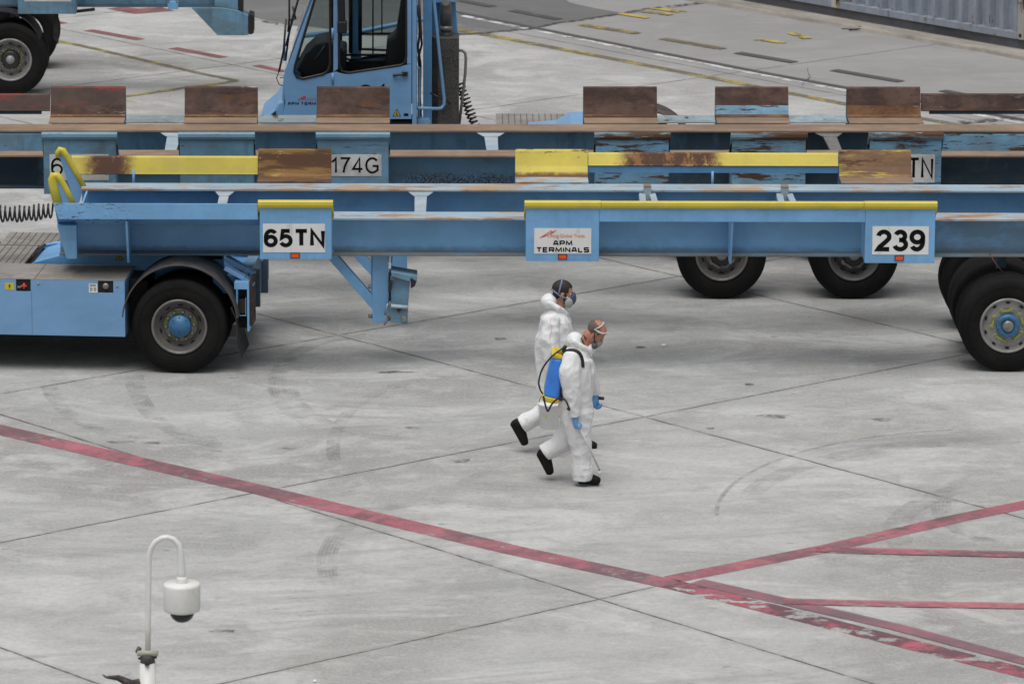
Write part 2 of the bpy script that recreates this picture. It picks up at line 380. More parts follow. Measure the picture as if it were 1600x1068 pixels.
def concrete_material():
    m = bpy.data.materials.new('apron_concrete'); m.use_nodes = True; nt = m.node_tree; N = nt.nodes; L = nt.links
    bs = N['Principled BSDF']; bs.inputs['Specular IOR Level'].default_value = .25
    g = N.new('ShaderNodeNewGeometry'); src = g.outputs['Position']
    def nz(scale, st=(1, 1, 1), det=5, off=0, ro=.6, dist=0, s=src):
        mp = N.new('ShaderNodeMapping'); mp.inputs['Scale'].default_value = st; mp.inputs['Location'].default_value = (off, off * 1.7, 0); L.new(s, mp.inputs[0])
        n = N.new('ShaderNodeTexNoise'); n.inputs['Scale'].default_value = scale; n.inputs['Detail'].default_value = det; n.inputs['Roughness'].default_value = ro; n.inputs['Distortion'].default_value = dist
        L.new(mp.outputs[0], n.inputs['Vector']); return n.outputs['Fac']
    def rng(x, a, b, c=0, d=1):
        r = N.new('ShaderNodeMapRange'); r.interpolation_type = 'SMOOTHSTEP'; L.new(x, r.inputs[0])
        for k, q in enumerate((a, b, c, d)): r.inputs[k + 1].default_value = q
        return r.outputs[0]
    def mth(op, a, b=None):
        q = N.new('ShaderNodeMath'); q.operation = op
        for k, x in enumerate((a, b)):
            if x is None: continue
            if isinstance(x, (int, float)): q.inputs[k].default_value = x
            else: L.new(x, q.inputs[k])
        return q.outputs[0]
    def mix(f, a, b, mode='MIX'):
        q = N.new('ShaderNodeMix'); q.data_type = 'RGBA'; q.blend_type = mode
        if isinstance(f, (int, float)): q.inputs[0].default_value = f
        else: L.new(f, q.inputs[0])
        for k, x in ((6, a), (7, b)):
            if isinstance(x, tuple): q.inputs[k].default_value = (*x, 1)
            else: L.new(x, q.inputs[k])
        return q.outputs[2]
    t = R(40.4); e1 = (math.cos(t), math.sin(t), 0); e2 = (math.sin(t), -math.cos(t), 0)
    P0 = gp(1006, 651)
    def dot(e):
        q = N.new('ShaderNodeVectorMath'); q.operation = 'DOT_PRODUCT'; L.new(src, q.inputs[0]); q.inputs[1].default_value = e
        return mth('SUBTRACT', q.outputs['Value'], P0.x * e[0] + P0.y * e[1])
    c1, c2 = dot(e1), dot(e2)
    gr = gp(1000, 98); ROAD = gr.x * e1[0] + gr.y * e1[1] - (P0.x * e1[0] + P0.y * e1[1])
    cell = 5.0
    i1 = mth('FLOOR', mth('DIVIDE', c1, cell)); i2 = mth('FLOOR', mth('DIVIDE', c2, cell))
    cmb = N.new('ShaderNodeCombineXYZ'); L.new(i1, cmb.inputs[0]); L.new(i2, cmb.inputs[1])
    wn_ = N.new('ShaderNodeTexWhiteNoise'); wn_.noise_dimensions = '2D'; L.new(cmb.outputs[0], wn_.inputs['Vector'])
    base = mix(rng(nz(.16, det=3), .38, .62), (.355, .355, .345), (.45, .448, .438))
    base = mix(rng(wn_.outputs['Value'], 0, 1, 0, .3), base, (.33, .325, .315))
    sy = N.new('ShaderNodeSeparateXYZ'); L.new(src, sy.inputs[0])
    base = mix(rng(nz(.35, (1, .8, 1), 7, 3, .65), .45, .64, 0, .62), base, (.255, .243, .222))
    base = mix(rng(nz(.55, (.6, .9, 1), 8, 13, .66, 1.2), .47, .62, 0, .5), base, (.245, .245, .25))
    base = mix(rng(nz(.8, (.7, 1.0, 1), 8, 33, .68, .8), .47, .62, 0, .6), base, (.56, .56, .54))
    base = mix(rng(nz(2.2, (.7, 1.0, 1), 8, 23, .7, .5), .5, .66, 0, .4), base, (.24, .235, .225))
    base = mix(rng(nz(3.5, (.8, 1.0, 1), 8, 53, .7), .52, .64, 0, .3), base, (.56, .56, .55))
    base = mix(rng(nz(5.5, (.5, .9, 1), 5, 43, .6), .66, .71, 0, .6), base, (.14, .135, .13))
    base = mix(rng(nz(14, (1, 1, 1), 5, 63, .7), .4, .68, 0, .32), base, (.25, .245, .235))
    base = mix(rng(nz(30, det=4, off=2, ro=.7), .42, .62, 0, .3), base, (.52, .52, .5))
    # scuffs swept along the driving direction
    rot = N.new('ShaderNodeVectorRotate'); rot.rotation_type = 'Z_AXIS'; rot.inputs['Angle'].default_value = R(-17); L.new(src, rot.inputs['Vector'])
    base = mix(rng(nz(1.2, (.12, 1.6, 1), 7, 73, .7, 0, rot.outputs[0]), .5, .68, 0, .45), base, (.25, .25, .255))
    rot2 = N.new('ShaderNodeVectorRotate'); rot2.rotation_type = 'Z_AXIS'; rot2.inputs['Angle'].default_value = R(12); L.new(src, rot2.inputs['Vector'])
    base = mix(rng(nz(1.6, (.1, 1.8, 1), 7, 83, .7, 0, rot2.outputs[0]), .54, .68, 0, .28), base, (.5, .5, .49))
    base = mix(rng(mth('ADD', c1, mth('MULTIPLY', nz(.5, det=5, off=4), .8)), ROAD - .6, ROAD + 1.2, 0, .72), base, (.245, .24, .237))   # older, darker paving of the roadway
    # joints
    wob = mth('MULTIPLY', mth('SUBTRACT', nz(1.1, det=6, ro=.7), .5), .06)
    def joint(c, width):
        c = mth('ADD', c, wob)
        fr = mth('ABSOLUTE', mth('SUBTRACT', mth('FRACT', mth('ADD', mth('DIVIDE', c, cell), .5)), .5))
        return rng(mth('MULTIPLY', fr, cell), width * .45, width, 1, 0)
    wv = mth('MULTIPLY', nz(3, det=5), .03)
    j = mth('MAXIMUM', joint(c1, .021), joint(c2, .021))
    j = mth('MULTIPLY', j, rng(nz(2.5, det=7, off=8, ro=.7), .36, .56, .3, 1))
    edge = mth('MAXIMUM', joint(c1, .09), joint(c2, .09))
    base = mix(mth('MULTIPLY', edge, .12), base, (.22, .21, .2))
    base = mix(mth('MULTIPLY', j, .85), base, (.07, .066, .062))
    L.new(base, bs.inputs['Base Color']); bs.inputs['Roughness'].default_value = .85
    b = N.new('ShaderNodeBump'); b.inputs['Strength'].default_value = .35; b.inputs['Distance'].default_value = .01
    L.new(nz(30, det=6), b.inputs['Height']); L.new(b.outputs[0], bs.inputs['Normal'])
    return m
concrete = concrete_material()

# ================================================================== GROUND
g = MB()
g.face([(-250, -60, 0), (250, -60, 0), (250, 500, 0), (-250, 500, 0)], concrete)
ground = g.build('ground'); tag(ground, kind='structure')
red_m = mat('worn_red_line_paint', (.46, .135, .175), .74, layers=[((.16, .10, .115), 1.0, .5, .06, (1, 1, 1), 8, .85), ((.24, .13, .14), 5, .52, .08, (1, 1, 1), 7, .6), ((.55, .22, .24), 2, .58, .1, (1, 1, 1), 6, .5), ((.2, .2, .2), 16, .64, .05, (1, 1, 1), 6, .6)], world=True, alpha=(5, .36, .14, (1, 1, 1), .82))
red_flaked = mat('flaking_red_line_paint', (.42, .115, .15), .74, layers=[((.13, .08, .09), 1.8, .47, .06, (1, 1, 1), 8, .9)], world=True, alpha=(4.5, .45, .05, (.7, 1, 1), .9))
red_faded = mat('faded_red_line_paint', (.36, .15, .18), .78, layers=[((.17, .12, .14), .9, .5, .12, (1, 1, 1), 6, .8)], world=True, alpha=(5, .3, .2, (1, 1, 1), .8))
red_old = mat('old_red_dash_paint', (.28, .1, .1), .75, layers=[((.13, .08, .08), 2, .5, .1, (1, 1, 1), 6, .8)], world=True, alpha=(5, .3, .12, (1, 1, 1), .9))
yel_m = mat('worn_yellow_line_paint', (.17, .14, .08), .75, layers=[((.48, .36, .05), 1.7, .56, .05, (1, 1, 1), 7, .9)], world=True, alpha=(8, .42, .14, (1, 1, 1), .85))
yel_b = mat('bright_yellow_line_paint', (.52, .38, .05), .75, layers=[((.15, .13, .1), 3, .52, .06, (1, 1, 1), 7, .8)], world=True, alpha=(4, .42, .05, (1, 1, 1), .95))
wht_m = mat('worn_white_line_paint', (.6, .6, .6), .7, layers=[((.3, .3, .3), 4, .55, .08, (1, 1, 1), 7, .8)], world=True, alpha=(4, .46, .06, (1, 1, 1), .95))
tar_m = mat('dark_overpaint', (.085, .08, .08), .8, layers=[((.3, .26, .1), 3, .66, .05, (1, 1, 1), 7, .8)], world=True, alpha=(5, .3, .12, (1, 1, 1), .88))
asph_m = mat('darker_slab_patch', (.19, .188, .19), .85, layers=[((.14, .14, .14), 1.2, .5, .15, (.5, 1, 1), 7, .5)], world=True, alpha=(1.5, .3, .2, (1, 1, 1), .66), bump=.1)
mark_m = mat('tyre_rubber_mark', (.15, .15, .155), .85, world=True, alpha=(3.5, .56, .2, (1, 1, 1), .26))
stain_m = mat('brown_ground_stain', (.2, .15, .1), .85, world=True, alpha=(1.4, .5, .25, (1, 1, 1), .10))
def strip(name, pts, wpx, m, z=.004):
    """painted line through photo points; wpx: its thickness in the photo, turned into metres on the ground"""
    P = [gp(*p, z) for p in pts]; mb = MB(); Ls = []; Rs = []
    D = []
    for k in range(len(P)):
        d = (P[min(k + 1, len(P) - 1)] - P[max(k - 1, 0)]).normalized(); D.append(d)
    for k, p in enumerate(P):
        n = Vector((-D[k].y, D[k].x, 0))
        u, v = pts[k]; a = gp(u, v - wpx / 2, z); b = gp(u, v + wpx / 2, z)
        h_ = abs((a - b).dot(n)) / 2
        Ls.append(p + n * h_); Rs.append(p - n * h_)
    for k in range(len(P) - 1): mb.face([Ls[k], Rs[k], Rs[k + 1], Ls[k + 1]], m)
    return mb.build(name, ground)
strip('red_line', [(-30, 663), (0, 671), (400, 763), (800, 858), (1050, 912)], 17, red_m)
strip('red_line', [(1050, 912), (1200, 949), (1400, 1000), (1640, 1060)], 17, red_flaked)
strip('red_line', [(1050, 904), (1300, 854), (1500, 808), (1640, 780)], 14, red_m)
strip('red_line', [(1088, 907), (1216, 936), (1400, 978), (1640, 1042)], 12, red_faded, .008)
strip('red_line', [(1225, 938), (1400, 942), (1640, 946)], 9, red_m, .012)
strip('red_line', [(1275, 857), (1420, 861), (1640, 866)], 9, red_m, .012)
strip('yellow_line', [(690, 42), (800, 62), (1000, 100), (1200, 139), (1400, 178), (1560, 206)], 5, yel_m)
strip('white_line', [(700, 20), (800, 40), (1000, 80), (1200, 119), (1400, 156), (1640, 200)], 3.2, wht_m)
strip('dark_line', [(700, 16), (800, 36), (1000, 76), (1200, 114.5), (1400, 151), (1640, 194)], 3.4, tar_m, .008)
for a, b in (((907, 38), (997, 52)), ((1035, 60), (1130, 76)), ((1152, 82), (1242, 97)), ((1302, 109), (1408, 127)), ((1472, 141), (1560, 157)), ((800, 16), (873, 30)), ((718, 0), (770, 10))):
    strip('lane_dash', [a, b], 4.5, yel_m if a[0] in (907, 1035) else tar_m, .012)
for a, b, q in (((968, 21), (1012, 28), 3), ((1020, 12), (1068, 19), 4), ((1003, 17), (1048, 23), 3.5), ((1181, 61), (1226, 67), 3), ((1236, 51), (1262, 60), 6)):
    strip('yellow_mark', [a, b], q, yel_b, .012)
for a, b in (((138, 47), (220, 62)), ((270, 75), (350, 90)), ((40, 24), (100, 37)), ((400, 102), (445, 112))):
    strip('red_dash', [a, b], 5, red_old)
strip('yellow_line', [(55, 57), (130, 72), (310, 114), (370, 126)], 4, yel_m)
strip('yellow_line', [(370, 126), (290, 137), (190, 151)], 3, yel_m, .008)
strip('red_dash', [(180, 12), (215, 18), (262, 14)], 8, red_old, .004)
mb = MB(); mb.face([gp(*p, .0025) for p in ((330, 10), (400, 28), (448, 39), (560, 54), (700, 55), (760, 52), (830, 46), (895, 33), (976, 21), (930, 13), (890, 4), (860, -20), (600, -60), (330, -60))], asph_m)
mb.build('darker_slab', ground)
crack_m = mat('crack_dark', (.06, .057, .054), .9, world=True, tint=0, alpha=(9, .5, .07, (1, 1, 1), .8))
strip('crack', [(700, 54), (760, 52), (800, 47), (830, 45), (865, 37), (895, 33), (930, 28), (976, 20), (1010, 14), (1100, 4)], 3, crack_m, .006)
strip('crack', [(1262, 103), (1262, 112), (1266, 120), (1256, 128), (1254, 133)], 6, crack_m, .014)
strip('crack', [(1500, 191), (1540, 188), (1585, 184)], 5, crack_m, .014)
strip('crack', [(400, 30), (425, 36), (450, 40)], 3, crack_m, .006)
def arc_px(c, rx, ry, a0, a1, wpx, lines=4, m=mark_m, z=.006):
    mb = MB()
    for q in range(lines):
        o = (q - (lines - 1) / 2) * wpx / lines * 1.0; pts = []
        for k in range(25):
            t = R(a0 + (a1 - a0) * k / 24); pts.append(gp(c[0] + (rx + o) * math.cos(t), c[1] + (ry + o * .35) * math.sin(t), z))
        for k in range(24):
            d = (pts[k + 1] - pts[k]).normalized(); n = Vector((-d.y, d.x, 0)) * .022
            mb.face([pts[k] + n, pts[k] - n, pts[k + 1] - n, pts[k + 1] + n], m)
    return mb.build('tyre_mark', ground)
arc_px((560, 600), 128, 75, 130, 275, 26, 5)
arc_px((360, 585), 150, 110, 95, 180, 30, 5)
arc_px((265, 590), 190, 100, 105, 175, 26, 4)
arc_px((640, 590), 190, 95, 90, 170, 22, 4)
arc_px((660, 880), 150, 95, 160, 285, 30, 5)
arc_px((700, 700), 180, 110, 170, 270, 22, 3)
arc_px((1540, 800), 420, 130, 178, 272, 26, 1, mat('soft_tyre_sweep', (.17, .17, .18), .85, world=True, alpha=(2.5, .5, .2, (1, 1, 1), .35)))
arc_px((1560, 800), 400, 112, 195, 275, 36, 5)
arc_px((1700, 830), 300, 90, 150, 230, 40, 6)
arc_px((1660, 790), 190, 70, 120, 200, 30, 5)
def smear(c, rx, ry, m, z=.005, name='stain'):
    mb = MB(); mb.face([gp(c[0] + rx * math.cos(t) * (1 + .25 * math.sin(3 * t + c[0])), c[1] + ry * math.sin(t) * (1 + .2 * math.cos(2 * t)), z) for t in [2 * math.pi * k / 28 for k in range(28)]], m); return mb.build(name, ground)
smear((810, 748), 80, 24, stain_m)
oil_m = mat('oil_spot', (.1, .095, .09), .7, world=True, alpha=(7, .5, .14, (1, 1, 1), .6))
for c, rx, ry in (((781, 529), 9, 2.2), ((720, 719), 14, 4), ((185, 690), 20, 2.2), ((237, 691), 15, 2), ((450, 700), 14, 2), ((1000, 542), 8, 2), ((1210, 650), 24, 3.5), ((1110, 668), 8, 2), ((1250, 952), 14, 1.6), ((600, 581), 18, 2), ((645, 668), 12, 2), ((350, 985), 20, 3), ((1380, 655), 16, 3), ((1170, 600), 7, 2), ((610, 580), 30, 2)):
    smear(c, rx, ry, oil_m, name='oil_stain')

# ================================================================== WHEELS
def wheel(parent, x, y, z=.503, r=.503, w=.29, style='deep', hub=None, rm=None, side=-1, name='wheel'):
    """y: outer face; side -1: looks towards -y"""
    e = empty(name, (x, y, z), 0, parent); s = -side
    t = MB(); ro = .295
    prof = [(ro, .02), (ro + .012, .0), (ro + .05, -.012), (r * .80, -.016), (r * .90, -.006), (r * .955, .006), (r * .985, .022), (r, .05), (r, .10), (r - .012, .105), (r - .012, .115), (r, .12), (r, .17), (r - .012, .175), (r - .012, .185), (r, .19), (r, w - .05), (r * .985, w - .022), (r * .9, w), (ro, w - .02)]
    prof = [(a, b * s) for a, b in prof]
    t.lathe(prof, (0, 0, 0), tyre_m, 72)
    t.lathe([(r * .845, -.0175 * s), (r * .85, -.021 * s), (r * .857, -.017 * s)], (0, 0, 0), tyre_m, 72)
    t.build('tyre', e)
    rm = rm or rim_m
    q = MB()
    if style == 'none':
        return e
    if style == 'deep':
        q.lathe([(p, o * s) for p, o in ((ro + .004, .012), (ro - .004, -.008), (ro - .02, -.006), (ro - .03, .02), (ro - .038, .06), (ro - .05, .075), (.225, .10), (.205, .135), (.19, .13), (.185, .10), (.178, .09), (.12, .09))], (0, 0, 0), rm, 56)
        q.lathe([(.12, .09 * s), (.0, .09 * s)], (0, 0, 0), rm, 32)
        hr, ho, hz = .222, .108, .018
        nut_r, nut_o = .150, .088
    elif style == 'flat':
        q.lathe([(p, o * s) for p, o in ((ro + .004, .012), (ro - .004, -.008), (ro - .02, -.006), (ro - .03, .012), (ro - .036, .03), (.25, .042), (.235, .034), (.2, .03), (.12, .03))], (0, 0, 0), rm, 56)
        q.lathe([(.12, .03 * s), (.0, .03 * s)], (0, 0, 0), rm, 32)
        hr, ho, hz = .243, .037, .014
        nut_r, nut_o = .168, .028
    for k in range(10):   # hand holes: flat black faces painted in for the dark openings
        a = 2 * math.pi * (k + .5) / 10; c = Vector((hr * math.cos(a), (ho - .004) * s, hr * math.sin(a)))
        n_ = 12; rad = Vector((math.cos(a), 0, math.sin(a))); tan = Vector((-math.sin(a), 0, math.cos(a)))
        tl = Vector((0, (.9 if style == 'deep' else .1) * s, 0))
        q.face([c + rad * math.cos(b) * hz * (.9) - tl * .0 + Vector((0, s * (-.6 if style == 'deep' else 0.0) * hz * math.cos(b) * -1, 0)) * 0 + tan * math.sin(b) * hz * 1.7 - Vector((0, .006 * s, 0)) for b in [2 * math.pi * j / n_ for j in range(n_)]], blk)
    q.build('rim', e)
    nb = MB()
    for k in range(10):
        a = 2 * math.pi * k / 10 + .1; c = (nut_r * math.cos(a), 0, nut_r * math.sin(a))
        nb.lathe([(0, (nut_o - .03) * s), (.012, (nut_o - .03) * s), (.016, nut_o * s)], c, steel, 8, smooth=False)
        nb.lathe([(.016, (nut_o - .01) * s), (.024, (nut_o - .008) * s), (.026, nut_o * s)], c, hub[1] if hub else steel, 12)
        if hub and k % 2 == 0:
            a2 = a + 2 * math.pi / 10; c2 = Vector((nut_r * math.cos(a2), (nut_o - .012) * s, nut_r * math.sin(a2)))
            mid = (Vector(c) + c2) / 2 * 1.0; mid.y = (nut_o - .012) * s; c1 = Vector((c[0], (nut_o - .012) * s, c[2]))
            nb.bar(c1, c2, .02, .006, hub[1])
    nb.build('wheel_nuts', e)
    if hub:
        h = MB()
        if hub[0] == 'cap':      # broad painted hub end
            h.lathe([(p, o * s) for p, o in ((.118, .095), (.118, .03), (.112, .018), (.085, .012), (.08, .0), (.0, -.002))], (0, 0, 0), hub[2], 32)
            for k in range(8):
                a = 2 * math.pi * k / 8; h.lathe([(0, .006 * s), (.008, .008 * s), (.010, .018 * s)], (.098 * math.cos(a), 0, .098 * math.sin(a)), hub[2], 6, smooth=False)
        elif hub[0] == 'ring':   # blue ring with silver centre
            h.lathe([(p, o * s) for p, o in ((.125, .03), (.122, -.02), (.105, -.032), (.07, -.03), (.068, -.02))], (0, 0, 0), hub[2], 40)
            for k in range(10):
                a = 2 * math.pi * k / 10 + .2; h.lathe([(0, -.045 * s), (.012, -.045 * s), (.014, -.03 * s)], (.1 * math.cos(a), 0, .1 * math.sin(a)), hub_blue, 6, smooth=False)
            h.lathe([(0, -.055 * s), (.05, -.055 * s), (.056, -.05 * s), (.066, -.02 * s)], (0, 0, 0), steel, 32)
        else:                    # dark hub with small silver cap
            h.lathe([(p, o * s) for p, o in ((.13, .09), (.125, .03), (.11, .015), (.06, .012))], (0, 0, 0), blkm, 32)
            h.lathe([(0, -.02 * s), (.035, -.018 * s), (.05, -.005 * s), (.06, .012 * s)], (0, 0, 0), rim_new, 24)
        h.build('hub', e)
    return e

# ================================================================== TRAILERS
def profile_plate(mb, prof, x0, x1, th, m):
    """bent plate: prof of (y,z) points, extruded along x"""
    n = len(prof); P = [Vector((0, a, b)) for a, b in prof]; off = []
    for k in range(n):
        d = (P[min(k + 1, n - 1)] - P[max(k - 1, 0)]).normalized(); nn = Vector((0, -d.z, d.y)); off.append(P[k] + nn * th)
    for k in range(n - 1):
        q = [P[k], P[k + 1], off[k + 1], off[k]]
        mb._solid([(x0, a.y, a.z) for a in q], [(x1, a.y, a.z) for a in q], m if not isinstance(m, (list, tuple)) else m[k])
def near_panel(T, name, x0, x1, ztop, zbot, body, lip, deck_z, d0=.5, lip_h=.085, wide=.018, plate=None, bevel=.004):
    """outer guide box on the camera side: face at y=0, rounded lip on top, sloping guide on its inner side"""
    mb = MB()
    mb.prism([(x0, zbot), (x1, zbot), (x1, ztop - lip_h), (x0, ztop - lip_h)], 'y', 0, .012, body)
    mb.box(x0, x0 + .012, .012, d0, deck_z - .36, deck_z - .004, body); mb.box(x1 - .012, x1, .012, d0, deck_z - .36, deck_z - .004, body)
    mb.prism([(0.012, zbot), (0.1, zbot), (d0, deck_z - .36), (.012, deck_z - .36)], 'x', x0, x0 + .012, body)
    mb.prism([(0.012, zbot), (0.1, zbot), (d0, deck_z - .36), (.012, deck_z - .36)], 'x', x1 - .012, x1, body)
    mb.prism([(0.012, deck_z - .004), (.42, deck_z - .004), (.03, ztop - lip_h)], 'x', x0, x0 + .012, body)
    mb.prism([(0.012, deck_z - .004), (.42, deck_z - .004), (.03, ztop - lip_h)], 'x', x1 - .012, x1, body)
    o = mb.build(name, T, bevel)
    m2 = MB()
    pr = [(.0, ztop - lip_h), (-.022, ztop - lip_h + .008), (-.034, ztop - .05), (-.03, ztop - .018), (-.012, ztop), (.03, ztop - .002), (.10, ztop - .12), (.2, deck_z + .05), (d0 - .08, deck_z + .006)]
    m2.prism(pr + [(.03, ztop - lip_h - .05)], 'x', x0 - wide, x1 + wide, lip)
    m2.build('guide_lip', o, .003)
    return o
def far_guide(T, name, x0, x1, yb, ztop, zdeck, yflange, mats, open_below=None, th=.012):
    """sloping guide on the far side, seen from inside: prof from the deck up"""
    mb = MB()
    if open_below is None:
        pr = [(yflange, zdeck + .004), (yb - .2, zdeck + .01), (yb - .13, zdeck + .04), (yb - .08, zdeck + (ztop - zdeck) * .42), (yb - .01, ztop - .01), (yb + .01, ztop)]
        mm = [mats[2], mats[1], mats[1], mats[0], mats[0]]
    else:
        zb = open_below
        pr = [(yb - .085, zb), (yb - .07, zb + .01), (yb - .01, ztop - .01), (yb + .01, ztop)]
        mm = [mats[0]] * 3
    profile_plate(mb, pr, x0, x1, th, mm)
    return mb.build(name, T)
def ibeam(T, x0, x1, y0, y1, z0, z1, m_web, m_top, m_bot, name='main_beam'):
    mb = MB(); ym = (y0 + y1) / 2
    mb.box(x0, x1, y0, y1, z1 - .022, z1, m_top)
    mb.box(x0, x1, ym - .01, ym + .01, z0 + .018, z1 - .022, m_web)
    mb.box(x0, x1, y0, y1, z0, z0 + .018, m_bot)
    return mb.build(name, T, .003)
def sign(panel, x0, x1, z0, z1, m, y=-.004):
    mb = MB(); mb.box(x0, x1, y, -.0005, z0, z1, m); return mb.build('number_plate', panel)
def reflector(panel, x, z):
    mb = MB(); mb.box(x - .048, x + .048, -.012, -.0005, z - .028, z + .028, blkm); mb.box(x - .04, x + .04, -.016, -.0125, z - .021, z + .021, refl); return mb.build('reflector', panel, .002)

# ---------------------------------------------------------------- trailer 1 (nearest, yellow and blue)
F1 = Frame(0, 53.9, .7)
T1 = empty('port_trailer', F1.o, F1.a)
tag(T1, 'light blue port trailer with yellow rails and number plate 239, nearest to the camera', 'trailer')
ZT, ZD, ZB, W1 = 1.865, 1.58, 1.172, 2.93
tan_web = mat('beam_bottom_flange', (.13, .2, .25), .6, layers=[((.15, .13, .11), 2, .5, .12, (.6, 1, 1), 6, .8)])
xl = F1.x(92, .5); xr = F1.x(1690, .5)
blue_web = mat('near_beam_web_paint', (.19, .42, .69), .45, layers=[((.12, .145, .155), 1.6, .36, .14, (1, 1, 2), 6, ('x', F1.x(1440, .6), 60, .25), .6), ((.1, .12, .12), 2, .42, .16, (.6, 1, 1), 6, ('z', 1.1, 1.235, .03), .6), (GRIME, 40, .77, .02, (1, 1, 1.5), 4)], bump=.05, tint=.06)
ibeam(T1, xl, xr, .48, .84, ZB, ZD, blue_web, deck_worn, tan_web)
ibeam(T1, F1.x(128, 2.2), xr, 2.09, 2.45, ZB, ZD, blue_deep, deck_worn, tan_web)
# front end plate of the near beam and its stiffeners
mb = MB(); mb.prism([(xl - .005, ZD - .05), (xl + .2, ZD - .05), (xl + .2, ZB), (xl + .09, ZB)], 'y', .3, .478, blue); mb.build('end_plate', T1, .004)
for u in (199, 1143):
    x = F1.x(u, .2); mb = MB(); mb.prism([(.03, 1.63), (.655, 1.63 if u > 1000 else 1.55), (.655, ZB - .0), (.40, ZB - .05), (.30, ZB - .04)], 'x', x - .012, x + .012, blue); mb.build('stiffener', T1, .003)
# near side: panels, rails
pan = {}
for key, ua, ub, vb in (('a', 406, 518, 405), ('b', 822, 936, 408), ('c', 1352, 1461, 411)):
    xa, xb = F1.x(ua, 0, 360), F1.x(ub, 0, 360); zb = F1.z((ua + ub) / 2, vb, 0)
    pan[key] = (near_panel(T1, 'guide_panel', xa, xb, ZT, zb, blue, yellow_lip, ZD), xa, xb, zb)
xa, xb = pan['b'][2], pan['c'][1]
mb = MB(); mb.box(xa + .002, xb - .002, .004, .016, 1.64, ZT - .085, blue); mb.box(xa + .002, xb - .002, .016, .2, 1.64, 1.652, blue); mb.box(xa + .002, xb - .002, .2, .21, 1.64, 1.70, blue)
rail = mb.build('guide_rail', T1, .003)
mb = MB(); mb.prism([(.004, ZT - .085), (-.016, ZT - .078), (-.028, ZT - .05), (-.024, ZT - .018), (-.008, ZT - .004), (.03, ZT - .006), (.2, 1.7)], 'x', xa + .02, xb - .02, yellow_lip); mb.build('guide_lip', rail, .003)
xa, xb = F1.x(83, 0, 330), pan['a'][1]
za, zc = F1.z(240, 318, 0), F1.z(240, 343, 0)
scuff = mat('scuffed_rail_end_paint', BLUE, .45, layers=[((.04, .05, .06), 22, .6, .02, (.6, 1, 2), 6, ('x', xa - .1, xa + .75, .15)), ((.2, .23, .25), 3, .62, .1, (1, 1, 3), 5, .5)], bump=.05)
mb = MB(); mb.prism([(xa, za), (xb - .02, za), (xb - .02, zc), (xa + .06, zc)], 'y', .004, .018, scuff); mb.prism([(.018, za - .012), (.45, ZD - .07), (.45, ZD - .06), (.018, za)], 'x', xa + .01, xb - .02, scuff)
mb.prism([(.018, zc), (.47, zc), (.47, zc + .012), (.018, zc + .012)], 'x', xa + .05, xb - .02, scuff)
mb.build('guide_rail', T1, .004)
# plates and words
p, xa, xb, zb = pan['a']; pa = F1.at(411, 394, 0); pb = F1.at(508, 349.5, 0); sign(p, pa[0], pb[0], pa[1], pb[1], plate_white)
a = F1.at(412.5, 386, 0); b = F1.at(507.5, 357.5, 0); strokes('lettering', '65TN', p, a[0], b[0], a[1], b[1], -.006, ink, .215, .07)
reflector(p, F1.x(461, 0, 400), F1.z(461, 399, 0))
p, xa, xb, zb = pan['b']; pa = F1.at(834.5, 396, 0); pb = F1.at(924, 356.5, 0); sign(p, pa[0], pb[0], pa[1], pb[1], plate_white)
for s_, u0, v0, u1, v1, bd, mm in (('APM', 864, 383.5, 894.5, 375.5, .02, ink), ('TERMINALS', 838, 394, 920.5, 386, .02, ink), ('Lifting Global Trade.', 856, 372.5, 915, 365.5, .0, orange_ink)):
    a = F1.at(u0, v0, 0); b = F1.at(u1, v1, 0)
    if bd: strokes('lettering', s_, p, a[0], b[0], a[1], b[1], -.006, mm, .25, .16, 1.25); continue
    text('lettering', s_, p, (a[0] + b[0]) / 2, -.006, (a[1] + b[1]) / 2, b[0] - a[0], b[1] - a[1], mm, bd)
mb = MB()
for (u0, v0, u1, v1) in ((843.5, 371.5, 862.5, 359.5), (847, 370.5, 853.5, 367.5), (860, 363.5, 869, 359.5), (850, 369, 866, 362.5)):
    a = F1.at(u0, v0, 0); b = F1.at(u1, v1, 0); mb.bar((a[0], -.006, a[1]), (b[0], -.006, b[1]), .0075, .002, orange_ink)
mb.build('logo', p)
reflector(p, F1.x(879, 0, 400), F1.z(879, 401, 0))
p, xa, xb, zb = pan['c']; pa = F1.at(1362.5, 397.5, 0); pb = F1.at(1451.5, 353.5, 0); sign(p, pa[0], pb[0], pa[1], pb[1], plate_white)
a = F1.at(1368.5, 392.5, 0); b = F1.at(1445.5, 358.5, 0); strokes('lettering', '239', p, a[0], b[0], a[1], b[1], -.006, ink, .205, .08)
reflector(p, F1.x(1405, 0, 403), F1.z(1405, 403, 0))
